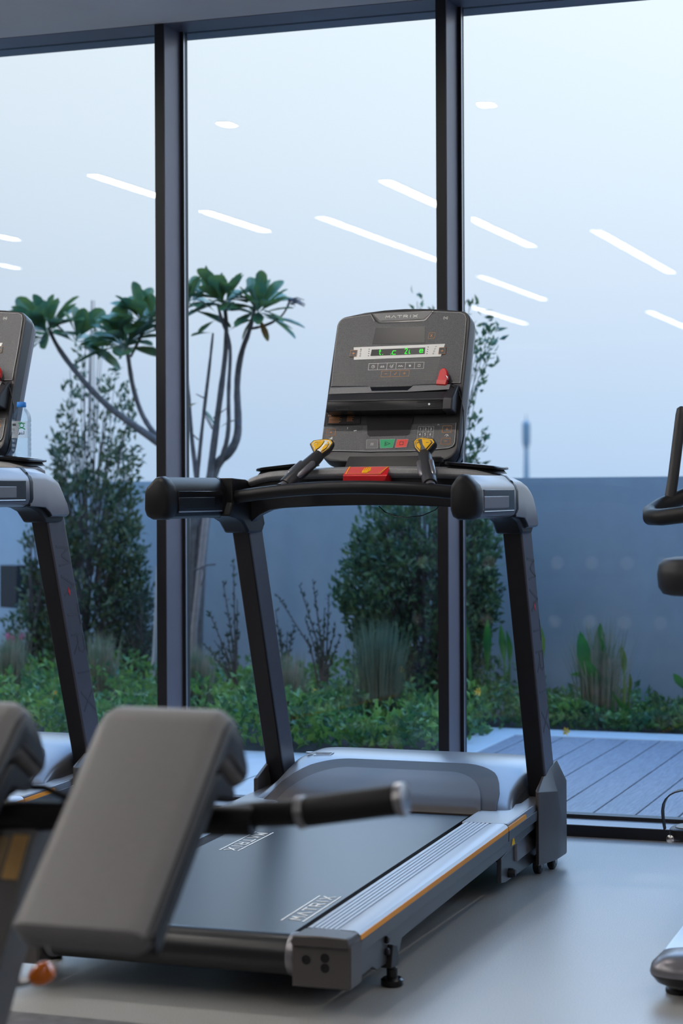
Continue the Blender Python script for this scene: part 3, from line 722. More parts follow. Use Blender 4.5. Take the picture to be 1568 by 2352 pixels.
    strokes(dm, frame(.0795, .3175, .0975, .3345, .0015), .0006, F, .0022, .003); text(dm, 'X', .086, .3225, .005, .007, 0, .0012, F, .0022, .003)
    strokes(dm, frame(-.047, .2032, -.047 + .082, .2212), .0006, F, .0022, .003)
    for k in (1, 2): strokes(dm, [[(-.047 + k * .0273, .2032), (-.047 + k * .0273, .2212)]], .0006, F, .0022, .003)
    text(dm, '-', -.0375, .2085, .0085, .008, 0, .0011, F, .0022, .003); strokes(dm, [[(-.009, .2115), (-.0065, .209), (-.002, .2155)]], .0012, F, .0022, .003); text(dm, '+', .0165, .2085, .0085, .008, 0, .0011, F, .0022, .003)
    for a in ((-.1885, .0265, '+'), (-.1885, -.0075, '-'), (.150, .0315, '+'), (.150, -.0035, '-')):
        hh = .0195 if a[2] == '+' else .0172
        strokes(dm, frame(a[0], a[1], a[0] + .0255, a[1] + hh), .0008, F, .0022, .003); text(dm, a[2], a[0] + .008, a[1] + .0045, .0095, .0095, 0, .0013, F, .0022, .003)
    obj('orange_icons', dm, 'dim', co, smooth=0)
    # upper smoked display, ruled area, strip with dot matrix
    obj('upper_display', MB().prism([(-.080, .3560), (.068, .3545), (.0705, .3045), (-.085, .3045)], F, .0022, .0028), 'screen', co)
    ht = MB()
    for k in range(24):
        v = .1905 + k * .0029; f = (v - .19) / .07; strokes(ht, [[(-.119 - .013 * f, v), (.111 + .011 * f, v)]], .0009, F, .0022, .0026)
    for u_a, u_b in ((-.083, -.070), (.058, .074)):
        h2 = MB()
        for k in range(24): strokes(h2, [[(u_a, -.018 + k * .0031), (u_b, -.018 + k * .0031)]], .0008, F, .0022, .0026)
        obj('ruled_lines', h2, 'greyk', co, smooth=0)
    obj('ruled_lines', ht, 'greyk', co, smooth=0)
    stp = obj('display_strip', MB().prism([(-.139, .2968), (.1315, .2992), (.1225, .2605), (-.134, .2578)], F, .0022, .0034), 'white', co)
    obj('dot_display', MB().prism([(-.0835, .2878), (.0745, .2895), (.0750, .2695), (-.0855, .2682)], F, .0034, .0040), 'screen', co)
    for grp in ((('t', -.0615, .2715, .0155), ('.', -.0505, .2718, .01)), (('.', -.026, .2718, .01), ('c', -.0215, .2712, .0170)), (('2', .0155, .2720, .0165), ('i', .0255, .2725, .011)), (('e', .0585, .2735, .0145),)):
        ld = MB()
        for ch, u, v, hh in grp: text(ld, ch, u, v, .0115 if ch in 'ce' else .008, hh, 0, .0019, F, .0040, .0046)
        obj('lit_character', ld, 'led', co, smooth=0)
    dk = MB()
    for k in range(4):
        v = .2895 - k * .0068
        dk.prism(arc(-.0915 + .000 * k, v, .0014, 0, 320, 7), F, .0034, .004); dk.prism(arc(.083 - .0005 * k, v + .001, .0014, 0, 320, 7), F, .0034, .004)
        strokes(dk, [arc(-.116, v, .0020, 30, 330 if k != 1 else 200, 6)], .0006, F, .0034, .004); strokes(dk, [arc(.106 - .002 * k, v + .001, .0020, 0, 200 + 60 * k, 6)], .0006, F, .0034, .004)
    obj('dark_dots', dk, 'screen', co, smooth=0)
    for u in (-.1470, .1155):
        ky = obj('selector_key', MB().prism([(u, .2675), (u + .0195, .2685), (u + .0205, .2880), (u, .2870)], F, .0034, .0042), 'face', co)
        obj('plus_sign', strokes(text(MB(), '+', u + .0055, .2735, .009, .008, 0, .0013, F, .0042, .005), frame(u, .2678, u + .0195, .2875, .0005), .0006, F, .0042, .0048), 'dim', ky, smooth=0)
    # lower display and keys, warning label
    obj('lower_display', MB().prism([(-.0765, .094), (.065, .095), (.0565, .030), (.050, .0245), (-.060, .0232), (-.0665, .028)], F, .0022, .003), 'screen', co)
    wn = obj('warning_label', MB().prism([(-.1985, .094), (-.093, .0925), (-.0925, .0605), (-.189, .0615)], F, .0012, .0026), 'screen', co)
    tx = MB()
    text(tx, 'WARNING', -.1845, .0868, .0022, .0028, .0006, .0006, F, .0026, .0031); strokes(tx, [[(-.190, .0868), (-.1885, .0898), (-.187, .0868), (-.190, .0868)]], .0005, F, .0026, .0031)
    for k in range(7): strokes(tx, [[(-.187, .083 - k * .0029), (-.187 + random.uniform(.03, .042), .083 - k * .0029)]], .0006, F, .0026, .0031)
    for k in range(6): strokes(tx, [[(-.133, .084 - k * .0029), (-.133 + random.uniform(.015, .026), .084 - k * .0029)]], .0006, F, .0026, .0031)
    strokes(tx, [[(-.165, .0885), (-.140, .0886)]], .001, F, .0026, .0031)
    obj('label_text', tx, 'dim', wn, smooth=0)
    for nm, p, mt in (('pause_key', [(-.0672, .0120), (-.0342, .0122), (-.0325, -.0132), (-.0655, -.0130)], 'greyk'), ('start_key', [(-.0285, .0130), (.0158, .0138), (.0120, -.0125), (-.0235, -.0135)], 'green'),
                      ('stop_key', [(.0215, .0125), (.0552, .0126), (.0515, -.0113), (.0192, -.0125)], 'redk')):
        kk = obj(nm, MB().prism(p, F, .0022, .0032), mt, co)
        obj('key_border', strokes(MB(), [p + [p[0]]], .0009, F, .0030, .0036), 'line', kk, smooth=0)
    kk = MB(); strokes(kk, [[(-.012, .0065), (-.012, -.0065), (.003, 0), (-.012, .0065)]], .0009, F, .0032, .0038); text(kk, 'G', -.0115, -.002, .004, .004, 0, .0006, F, .0032, .0038)
    strokes(kk, frame(.031, -.004, .041, .005), .0009, F, .0032, .0038); obj('key_glyphs', kk, 'screen', co, smooth=0)
    # reading shelf
    def SH(a, b_, t_): return F(t_, a, b_)
    sh = obj('reading_shelf', MB().prism([(.172, .0), (.168, .014), (.141, .030), (.111, .049), (.080, .049), (.086, .0)], SH, -.181, .160), 'blackg', co, bevel=.002)
    obj('shelf_top', MB().prism([(.1425, .0295), (.139, .0335), (.1130, .0505), (.109, .0500)], SH, -.180, .160), 'char', sh, bevel=.001)
    obj('shelf_trim', MB().prism([(-.187, .1625), (-.070, .1634), (-.060, .1462), (.046, .1455), (.060, .1630), (.166, .1655), (.166, .1480), (.051, .1425), (-.063, .1415), (-.185, .1400)], lambda a, b_, t_: F(a, b_, .0205 + (.1655 - b_) * .42 + t_), 0, .003), 'facel', sh, bevel=.0008)
    obj('shelf_trim_edge', strokes(MB(), [[(-.187, .1640), (-.070, .1648), (-.060, .1476), (.046, .1470), (.060, .1645), (.166, .1668)]], .0016, lambda a, b_, t_: F(a, b_, .0190 + (.1655 - b_) * .42 + t_), 0, .004), 'silverl', sh)
    obj('shelf_end_block', MB().prism([(.172, .0), (.168, .016), (.141, .033), (.113, .053), (.078, .051), (.084, .0)], SH, .158, .186), 'char', sh, bevel=.004)
    pt = MB()
    strokes(pt, frame(-.150, .0850, -.115, .0950), .001, lambda u, v, h: F(u, v, .0488 + h), -.001, .0012)
    strokes(pt, [[(.085, .104), (.150, .106)], [(.085, .0885), (.150, .0895)]], .001, lambda u, v, h: F(u, v, .0488 + h), -.001, .0012)
    obj('socket_outline', pt, 'screen', sh, smooth=0)
    hs = MB().lathe([(.0032, 0), (.0032, .003)], F(.120, .096, .049), nv, 12)
    obj('headphone_socket', hs, 'silverl', sh)
    # red clip and its cord
    cpz = [(.124, .165), (.130, .206), (.1345, .2135), (.142, .2165), (.149, .213), (.1535, .205), (.1575, .188), (.1545, .161)]
    cl = obj('safety_clip', MB().prism(cpz, F, .012, .026), 'red', co, bevel=.003, seg=3)
    obj('clip_pad', MB().prism([(.125, .166), (.153, .163), (.1555, .178), (.1265, .180)], F, .024, .029), 'redf', cl, bevel=.0015)
    obj('clip_wire', MB().tube([F(.150, .19, .028), F(.158, .186, .03), F(.159, .178, .03), F(.155, .176, .03)], .0012, 8), 'chrome', cl)
    obj('clip_cord', MB().tube([F(.157, .178, .02), F(.172, .160, .03), F(.190, .148, .012), F(.201, .10, -.01), F(.206, .03, -.02), F(.198, -.03, -.025), F(.170, -.075, -.04), F(.162, -.09, -.05)], .0016, 8), 'blackg', co)
    SHIFT = Vector((0, 0, 0))
    return R


T1 = build_treadmill()
T2 = copy_tree(T1)
T2.location = (TX - 1.40, TY, 0); T2.scale = (1, 1, 1.03)
T2['label'] = 'grey treadmill cut off by the left picture edge, with a water bottle on its tray'

# ------------------------------------------------------------------ water bottle on the left treadmill's tray
bx, by, bz = -2.880, 5.235, 1.1555
wb = thing('water_bottle', 'small clear water bottle with a blue cap on the left treadmill tray', 'bottle', (bx, by, bz))
prof = [(.020, 0), (.0275, .003), (.0285, .012)]
for k in range(7):
    z = .014 + k * .014; prof += [(.0285, z + .002), (.0272, z + .006), (.0285, z + .010)]
prof += [(.0285, .116), (.026, .128), (.018, .142), (.0125, .148), (.0122, .156)]
obj('bottle_body', MB().lathe(prof, (0, 0, 0), 'z', 28), 'bottle', wb, smooth=60)
obj('bottle_cap', MB().lathe([(.0138, 0), (.0142, .002), (.0142, .013), (.0128, .015)], (0, 0, .150), 'z', 28), 'bluecap', wb)
lb = MB(); nseg = 22
for k in range(nseg):
    a0 = math.radians(-170 + 150 * k / nseg); a1 = math.radians(-170 + 150 * (k + 1) / nseg); r_ = .0289
    lb.add([(r_ * math.cos(a0), r_ * math.sin(a0), .058), (r_ * math.cos(a1), r_ * math.sin(a1), .058), (r_ * math.cos(a1), r_ * math.sin(a1), .108), (r_ * math.cos(a0), r_ * math.sin(a0), .108)], [(0, 1, 2, 3)])
wl_ = bpy.data.materials.new('translucent_label'); wl_.use_nodes = True
b = wl_.node_tree.nodes['Principled BSDF']; b.inputs['Base Color'].default_value = (.75, .82, .88, 1); b.inputs['Alpha'].default_value = .35
lo_ = obj('bottle_label', lb, wl_, wb)
def LBL(u, v, h): a = math.radians(-95) + u / .0291; return ((.0292 + h) * math.cos(a), (.0292 + h) * math.sin(a), v)
t_ = MB(); strokes(t_, [arc(.018, .095, .006, 0, 360, 12)], .0022, LBL, 0, .0003); strokes(t_, [[(.010, .086), (.018, .0885), (.027, .084)], [(.008, .101), (.016, .103), (.027, .101)]], .003, LBL, 0, .0003)
obj('green_mark', t_, 'green', lo_)
t_ = MB(); strokes(t_, [[(.024, .078), (.024, .070), (.018, .0695), (.018, .075)], [(.018, .0695), (.013, .070), (.013, .075)], [(.013, .070), (.009, .067), (.011, .073)]], .0016, LBL, 0, .0003)
for k in range(7): strokes(t_, [[(-.014 + k * .0022, .094), (-.014 + k * .0022, .100)]], .0012, LBL, 0, .0003)
for k in range(4): strokes(t_, [[(-.016, .086 - k * .004), (-.004, .086 - k * .004)]], .0006, LBL, 0, .0003)
obj('dark_lettering', t_, 'screen', lo_)

# ------------------------------------------------------------------ bench in the foreground
BN = thing('back_extension_bench', 'blurred grey padded exercise bench with twin pads and side grips in the left foreground', 'exercise bench', (-1.26, 2.3, 0))
SHIFT = Vector((-1.26, 2.3, 0))
PADP = [(2.148, .528), (2.27, .640), (2.385, .748), (2.405, .760), (2.425, .763), (2.448, .752), (2.474, .722), (2.490, .690), (2.491, .668), (2.480, .654), (2.462, .652), (2.436, .668), (2.405, .690), (2.385, .682), (2.30, .604), (2.185, .497), (2.172, .494), (2.152, .512)]
cyz = (2.30, .628)
for x0, x1 in ((-1.207, -1.020), (-1.512, -1.325)):
    rings = []
    R_ = .026
    for k in range(7):
        a = k * PI / 12; ins = R_ * (1 - math.sin(a)); dx = R_ * (1 - math.cos(a)); rings.append((x0 + dx, ins))
    full = rings + [(x1 - (a_ - x0), i_) for a_, i_ in rings[::-1]]
    def inset(p, d):
        n_ = len(p); o_ = []
        for i in range(n_):
            a_ = Vector(p[i - 1]); b_ = Vector(p[i]); c_ = Vector(p[(i + 1) % n_])
            t1 = (c_ - a_).normalized(); nn = Vector((-t1.y, t1.x)); o_.append(b_ - nn * d * -1 * (-1))
        return o_
    rr = []
    for xx, d in full:
        q = inset(PADP, min(d, .020)); rr.append([(xx, p[0], p[1]) for p in q])
    pd = obj('pad', MB().loft(rr), 'vinyl', BN, smooth=60)
    # black rear shell and side gusset of the pad
    obj('pad_backing', MB().prism([(2.195, .505), (2.39, .680), (2.41, .684), (2.465, .650), (2.455, .635), (2.40, .648), (2.215, .480)], lambda a, b_, t_: (t_, a, b_), x0 + .012, x1 - .012), 'vinylb', pd, bevel=.006)
    pd.data.materials.append(M['vinylb'])
    for p_ in pd.data.polygons:
        if abs(p_.normal.x) > .80: p_.material_index = 1
obj('cross_tube', MB().tube([(-1.50, 2.44, .600), (-1.35, 2.46, .602), (-1.02, 2.49, .606)], .021, 16), 'black', BN)
G0, G1, G2 = at(505, 1880, 2.50), at(694, 1866, 2.50), at(922, 1836, 2.50)
ha = obj('side_grip', MB().tube([G0 - Vector((.06, 0, .006)), G0, (G0 + G1) / 2 + Vector((0, 0, .002)), G1], .0178, 20), 'black', BN)
dG = (G2 - G1).normalized()
obj('rubber_sleeve', MB().tube([G1, G1 + dG * .01, G2 - dG * .01, G2], [.0195, .0205, .0205, .0195], 24), 'rubber', ha)
for g_, nm in ((G1, 'steel_ring'), (G2, 'end_ring')):
    obj(nm, MB().tube([g_ - dG * .006, g_ - dG * .005, g_ + dG * .005, g_ + dG * .006], [.0205, .0222, .0222, .0205], 24), 'steel', ha)
obj('lever', MB().tube([(-1.395, 2.47, .600), (-1.385, 2.47, .628), (-1.365, 2.47, .640), (-1.325, 2.47, .640), (-1.29, 2.47, .628), (-1.27, 2.47, .610)], .005, 10), 'black', BN)
def legp(y, w0=-1.396, w1=-1.326):
    z = .585 + (y - 2.46) * 1.55
    return [(w0, y, z + .02), (w1, y, z + .02), (w1, y + .055, z - .02), (w0, y + .055, z - .02)]
lg = obj('front_leg', MB().loft([legp(2.10), legp(2.30), legp(2.46)]), 'post', BN, bevel=.006, seg=3)
def LP(u, v, h): y = 2.44 - v * .52; z = .605 + (y - 2.46) * 1.55; return (-1.396 + u, y - h * .83, z + h * .55)
obj('name_plate', MB().prism(rect(.004, .00, .034, .062), LP, 0, .0015), 'tan', lg)
gs = obj('label_glint', MB().prism(rect(.038, -.004, .062, .064), LP, 0, .0020), 'gold_glint', lg)  # stripe paints the bright lamp reflection on the label
obj('steel_bolt', MB().lathe([(.011, 0), (.011, .004), (.006, .008)], LP(.030, .235, 0), (0, -.83, .55), 18), 'steel', lg)
obj('bolt_recess', MB().lathe([(.013, 0), (.013, .002)], LP(.028, .20, 0), (0, -.83, .55), 18), 'blackg', lg)
kb = obj('orange_knob', MB().lathe([(.006, 0), (.012, .006), (.0155, .016), (.0155, .026), (.012, .034), (.004, .038)], at(68, 2252, 2.44), (.8, .35, .45), 22), 'amber', BN)
obj('knob_shaft', MB().tube([(-1.38, 2.40, .37), at(68, 2252, 2.44)], .007, 10), 'steel', kb)
obj('base_beam', MB().box(-1.415, -1.33, 1.75, 3.0, 0, .06), 'post', BN, bevel=.006)
obj('base_foot', MB().box(-1.62, -1.10, 1.75, 1.83, 0, .05), 'post', BN, bevel=.006)
obj('base_foot', MB().box(-1.62, -1.10, 2.93, 3.0, 0, .05), 'post', BN, bevel=.006)
obj('frame_link', MB().loft([[(-1.40, 2.12, .05), (-1.345, 2.12, .05), (-1.345, 2.18, .05), (-1.40, 2.18, .05)], [(-1.40, 2.10, .12), (-1.345, 2.10, .12), (-1.345, 2.16, .12), (-1.40, 2.16, .12)]]), 'post', BN)
for x in (-1.42, -1.12):
    obj('pad_bracket', MB().tube([(x, 2.46, .60), (x, 2.44, .66)], .012, 10), 'black', BN)
SHIFT = Vector((0, 0, 0))

# ------------------------------------------------------------------ exercise bike at the right edge
BK = thing('exercise_bike', 'black upright exercise bike cut off by the right picture edge, facing the window', 'exercise bike', (-.70, 4.7, 0))
SHIFT = Vector((-.70, 4.7, 0))
def se(cx, cy, a, b_, z, p=.62, n_=36): return [(cx + a * abs(math.cos(2 * PI * k / n_)) ** p * (1 if math.cos(2 * PI * k / n_) > 0 else -1), cy + b_ * abs(math.sin(2 * PI * k / n_)) ** p * (1 if math.sin(2 * PI * k / n_) > 0 else -1), z) for k in range(n_)]
bbm = obj('base_beam', MB().hexa([(-.775, 4.15, .045), (-.635, 4.15, .045), (-.635, 5.45, .045), (-.775, 5.45, .045)], [(-.783, 4.15, .082), (-.627, 4.15, .082), (-.627, 5.45, .10), (-.783, 5.45, .10)]), 'silverl', BK, bevel=.006, seg=3)
cx, cy = -.705, 4.135
ec = obj('rear_cap', MB().loft([se(cx, cy, .050, .042, .020), se(cx, cy, .078, .066, .034), se(cx, cy, .090, .078, .050)]), 'blackg', BK, smooth=60)
obj('cap_top', MB().loft([se(cx, cy, .090, .078, .051), se(cx, cy, .0915, .0795, .055), se(cx, cy, .088, .076, .070), se(cx, cy, .072, .062, .086), se(cx, cy, .040, .034, .094), se(cx, cy, .01, .01, .096)]), 'silver', ec, smooth=60)
for x, y in ((-.745, 4.155), (-.665, 4.155), (-.74, 5.36), (-.67, 5.36)):
    obj('foot', MB().lathe([(.024, 0), (.027, .003), (.027, .010), (.018, .014), (.012, .05)], (x, y, 0), 'z', 24), 'rubber', BK)
obj('seat_post', MB().tube([(-.70, 4.62, .10), (-.70, 4.46, .50), (-.70, 4.36, .80)], [.04, .035, .025], 16), 'silver', BK)
obj('body_shell', MB().loft([se(-.70, 4.95, .055, .30, z, .8) for z in (.09,)] + [se(-.70, 4.95, .085, .32, .18, .8), se(-.70, 4.96, .095, .30, .34, .8), se(-.70, 4.98, .08, .22, .50, .8), se(-.70, 5.02, .05, .12, .62, .8)]), 'char', BK, smooth=60)
obj('front_post', MB().tube([(-.70, 5.02, .55), (-.70, 5.08, .85), (-.70, 5.06, 1.06)], [.04, .032, .03], 16), 'silver', BK)
sd_ = MB(); rr = []
for k, (z, g_) in enumerate(((.824, .78), (.828, .90), (.842, .98), (.870, 1.0), (.890, .97), (.902, .88), (.906, .70))):
    rr.append([(-.700 + a * g_ * (.112 if b_ < .0 else .112 - .075 * max(0, b_)), 4.335 + b_ * g_ * .135, z) for a, b_ in [(abs(math.cos(2 * PI * q / 40)) ** .6 * (1 if math.cos(2 * PI * q / 40) > 0 else -1), abs(math.sin(2 * PI * q / 40)) ** .7 * (1 if math.sin(2 * PI * q / 40) > 0 else -1)) for q in range(40)]])
obj('saddle', sd_.loft(rr), 'vinylb', BK, smooth=60)
pts = [(-.70, 5.06, 1.06), (-.80, 5.05, 1.052), (-.88, 5.02, 1.035), (-.928, 4.97, 1.012), (-.945, 4.915, .995), (-.935, 4.865, .985), (-.90, 4.83, .985), (-.84, 4.80, .992), (-.76, 4.79, 1.0), (-.70, 4.79, 1.003)]
hb = obj('handlebar', MB().tube(pts, .0205, 18), 'rubber', BK, smooth=60)
obj('handlebar', MB().tube([(-1.40 - p[0], p[1], p[2]) for p in pts], .0205, 18), 'rubber', BK, smooth=60)
obj('handlebar_stem', MB().tube([(-.70, 5.06, 1.02), (-.70, 4.92, 1.005), (-.70, 4.79, 1.003)], .02, 14), 'silver', BK)
for s in (-1, 1):
    obj('upper_grip', MB().tube([(-.70 + s * .212, 4.985, 1.015), (-.70 + s * .203, 4.995, 1.08), (-.70 + s * .187, 5.02, 1.24), (-.70 + s * .186, 5.022, 1.256), (-.70 + s * .186, 5.023, 1.262)], [.0145, .0140, .0140, .012, .005], 18), 'steel' if 0 else 'char', BK, smooth=60)
obj('bike_console', MB().hexa([(-.80, 5.10, 1.06), (-.60, 5.10, 1.06), (-.60, 5.13, 1.06), (-.80, 5.13, 1.06)], [(-.81, 5.22, 1.32), (-.59, 5.22, 1.32), (-.59, 5.25, 1.32), (-.81, 5.25, 1.32)]), 'char', BK, bevel=.01)
for s in (-1, 1):
    zc = .214 if s < 0 else .50; yc = 4.87
    obj('crank', MB().tube([(-.70 + s * .07, 4.92, .36), (-.70 + s * .090, 4.90, .36), (-.70 + s * .095, yc, zc)], [.016, .014, .012], 10), 'silver', BK)
    pe = obj('pedal', MB().loft([se(-.70 + s * .142, yc, .040 * 1.0, .046, zc - .016), se(-.70 + s * .142, yc, .048, .052, zc - .008), se(-.70 + s * .142, yc, .048, .052, zc + .010), se(-.70 + s * .142, yc, .042, .047, zc + .013)]), 'black', BK, smooth=50)
    obj('tread_plate', MB().loft([se(-.70 + s * .142, yc, .035, .040, zc + .013), se(-.70 + s * .142, yc, .033, .038, zc + .0155)]), 'grey', pe)
    ln = [];
    for k in range(17):
        a = PI * k / 16; ln.append((-.70 + s * (.142 + .060 * math.cos(a) * (1 + .50 * math.sin(a))), yc - .006 + .01 * math.sin(a), zc + .005 + .098 * math.sin(a) ** .8))
    st_ = []
    for k, p in enumerate(ln):
        wd = .012 + .010 * math.sin(PI * k / 16)
        a = PI * k / 16; nx, nz = math.cos(a) * s, math.sin(a)
        st_.append([(p[0], p[1] - wd, p[2]), (p[0], p[1] + wd, p[2]), (p[0] + nx * .0028, p[1] + wd, p[2] + nz * .0028), (p[0] + nx * .0028, p[1] - wd, p[2] + nz * .0028)])
    obj('pedal_strap', MB().loft(st_), 'rubber', pe, smooth=60)
    obj('strap_bolt', MB().lathe([(.010, 0), (.010, .006), (.004, .0085)], (-.70 + s * .182, yc - .048, zc - .010), (0, -1, 0), 14), 'chrome', pe)
SHIFT = Vector((0, 0, 0))

# ------------------------------------------------------------------ dumbbell rack behind the viewer (seen in the glass)
RK = thing('dumbbell_rack', 'two tier dumbbell rack whose dumbbells show faintly reflected in the right pane', 'rack', (-3.35, -1.4, 0))
for k, x in enumerate((-1.0, 1.0)):
    obj('rack_end', MB().prism([(-.25, 0), (.25, 0), (.16, .72), (-.10, .72)], lambda a, b_, t_: (t_, a, b_), x - .02, x + .02), 'black', RK, bevel=.004)
for z, y in ((.10, .08), (.50, 0)):
    obj('rack_shelf', MB().hexa([(-.98, y - .14, z), (.98, y - .14, z), (.98, y + .14, z - .04), (-.98, y + .14, z - .04)], [(-.98, y - .14, z + .015), (.98, y - .14, z + .015), (.98, y + .14, z - .025), (-.98, y + .14, z - .025)]), 'black', RK)
db0 = None
for r_ in range(2):
    for k in range(8):
        z = (.10, .50)[r_] + .018; y = (-1.32, -1.4)[r_]; x = -4.20 + k * .242
        if db0 is None:
            d = thing('dumbbell', '', 'dumbbell', (x, y, z))
            obj('dumbbell_handle', MB().lathe([(.016, -.075), (.018, 0), (.016, .075)], (0, 0, .055), 'y', 14), 'chrome', d)
            for s in (-1, 1):
                hd = obj('dumbbell_head', MB().lathe([(.045, 0), (.055, .006), (.055, .05), (.045, .056)], (0, s * .065, .055), (0, s, 0), 24), 'rubber', d)
                obj('head_disc', MB().lathe([(.046, 0), (.046, .003)], (0, s * .121, .055), (0, s, 0), 24), 'white', hd)
            db0 = d
        else:
            d = copy_tree(db0); d.location = (x, y, z)
        d.rotation_euler = (-.14, 0, 0)
        d['label'] = 'dumbbell %s of the %s tier, a faint reflection' % (('at the left end', 'second from the left', 'third from the left', 'fourth from the left', 'fourth from the right', 'third from the right', 'second from the right', 'at the right end')[k], ('lower', 'upper')[r_])
        d['group'] = 'dumbbells on the rack'

# ------------------------------------------------------------------ terrace outside
struct('ground', MB().box(-250, 150, 6.2, 420, -.30, -.05), 'soil')
struct('terrace_paving', MB().box(-9.5, -2.192, YO + .12, 7.52, -.2, -.004), 'stone')
jt = MB()
for k in range(12): jt.box(-2.80 - k * .6 - .002, -2.80 - k * .6 + .002, YO + .12, 7.52, -.0045, -.0032)
struct('paving_joints', jt, 'blackg')
struct('kerb', MB().box(-2.215, 3.5, 8.318, 8.535, -.2, .004).box(-2.36, -2.192, 7.50, 8.535, -.2, .0035), 'stone', bevel=.006)
dk = MB(); x = -2.19
xs = [-1.70 - .139 * k for k in range(3, -1, -1)] + [-1.70 + .139 * k for k in range(1, 38)]
x = -2.19
for e in xs:
    if e - .003 > x: dk.box(x, e - .003, YO + .125, 8.312, -.03, 0)
    x = e + .003
struct('deck', dk, 'deck', bevel=.002)
struct('deck_base', MB().box(-2.19, 3.5, YO + .12, 8.315, -.2, -.026), 'blackg')
def wy(x): return 10.4 - .3667 * (x + 5.07)
wm = MB().prism([(-16, wy(-16)), (-.6, wy(-.6)), (3.6, wy(-.6)), (3.6, wy(-.6) + .2), (-.5, wy(-.6) + .2), (-16, wy(-16) + .22)], lambda a, b_, t_: (a, b_, t_), -.1, 1.115)
struct('wall_terrace', wm, 'wallout')

wlp = thing('wall_lamp', 'dark box shaped lamp on the terrace wall at the left picture edge', 'wall lamp', (-5.95, 10.7, .5))
wang = math.atan(-.3667); wlp.rotation_euler = (0, 0, wang)
wlp.location = (-5.86, wy(-5.86), .49)
obj('lamp_body', MB().box(-.075, .075, -.135, -.055, -.125, .13), 'plaque', wlp, bevel=.003)
obj('lamp_mount', MB().box(-.03, .105, -.056, -.002, -.055, .055), 'plaque', wlp, bevel=.002)

tw = thing('mast', 'hazy blue mast with a thick head far beyond the terrace wall', 'mast', (-77, 300, -.05))
tx0 = (-77, 300)
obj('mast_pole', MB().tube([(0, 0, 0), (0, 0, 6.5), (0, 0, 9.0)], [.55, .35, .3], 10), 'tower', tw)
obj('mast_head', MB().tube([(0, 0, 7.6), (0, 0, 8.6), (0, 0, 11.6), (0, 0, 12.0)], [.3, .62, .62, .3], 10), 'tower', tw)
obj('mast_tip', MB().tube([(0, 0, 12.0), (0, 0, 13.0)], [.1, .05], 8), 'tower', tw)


# ------------------------------------------------------------------ plants
def rnd(a, b_): return random.uniform(a, b_)
def rdir():
    z = rnd(-1, 1); a = rnd(0, 2 * PI); r_ = math.sqrt(1 - z * z); return Vector((r_ * math.cos(a), r_ * math.sin(a), z))


def leaf(mb, p, d, L, W, fold=.25, droop=.15):
    """pointed leaf as two folded halves"""
    d = d.normalized(); a = rdir(); side = d.cross(a)
    if side.length < .05: return
    side.normalize(); nn = side.cross(d)
    q0 = p; q1 = p + d * L * .45 + side * W * .5 + nn * W * fold; q2 = p + d * L - nn * L * droop; q3 = p + d * L * .45 - side * W * .5 + nn * W * fold; q4 = p + d * L * .5
    mb.add([q0, q1, q2, q3, q4], [(0, 4, 1), (1, 4, 2), (0, 3, 4), (3, 2, 4)])


def paddle(mb, p, d, L, W, upv=Vector((0, 0, 1))):
    """long rounded frangipani leaf"""
    d = d.normalized(); side = d.cross(upv + rdir() * .35)
    if side.length < .05: side = d.cross(Vector((1, 0, 0)))
    side.normalize(); nn = side.cross(d); rows = []
    for t_, w_ in ((0, .05), (.15, .12), (.4, .62), (.65, .98), (.85, .85), (.96, .45), (1., .08)):
        c_ = p + d * L * t_ - Vector((0, 0, 1)) * L * .16 * t_ * t_
        rows.append((c_ + side * W * .5 * w_ + nn * W * .14 * w_, c_, c_ - side * W * .5 * w_ + nn * W * .14 * w_))
    k = len(mb.v); f_ = []
    for i in range(len(rows) - 1):
        a = i * 3; f_ += [(a, a + 1, a + 4, a + 3), (a + 1, a + 2, a + 5, a + 4)]
    mb.add([q for r_ in rows for q in r_], f_)


def plant(name, label, cat, base, group=None): return thing(name, label, cat, base, group)
def sub(name, mb, m_, t_, smooth=0, **k):
    global SHIFT
    SHIFT = Vector(t_.location); o = obj(name, mb, m_, t_, smooth=smooth, fix=k.get('fix', False)); SHIFT = Vector((0, 0, 0)); return o


def jit(p, a): return p + Vector((rnd(-a, a), rnd(-a, a), rnd(-a, a)))


# frangipani trees: stems traced in the plane of each tree, with depth of their own
def stems(mb, lst, Y):
    for ln, r0, r1, dy in lst:
        pts = [at(a, b_, Y + dy * i / max(1, len(ln) - 1)) for i, (a, b_) in enumerate(ln)]
        # smooth by subdivision
        for _ in range(2):
            q = [pts[0]]
            for a, b_ in zip(pts[:-1], pts[1:]): q += [a * .75 + b_ * .25, a * .25 + b_ * .75]
            pts = q + [pts[-1]]
        n_ = len(pts); r0 *= .74; r1 *= .74; mb.tube(pts, [r0 + (r1 - r0) * i / (n_ - 1) + rnd(-.0012, .0012) for i in range(n_)], 10)


def rosette(mb, c, d0, n_, L, spread=(15, 100), W=.29):
    for k in range(n_):
        a = 2 * PI * k * .382 * 1.0; tl = math.radians(spread[0] + (spread[1] - spread[0]) * (k / n_) ** .8 + rnd(-8, 8))
        t0 = d0.normalized(); u_ = t0.cross(Vector((0, 1, .1))).normalized(); v_ = t0.cross(u_)
        d = t0 * math.cos(tl) + (u_ * math.cos(a) + v_ * math.sin(a)) * math.sin(tl)
        l_ = L * 1.12 * rnd(.75, 1.12); paddle(mb, c + d * .012 - t0 * rnd(0, .05), d, l_, l_ * W * rnd(.85, 1.15), t0)


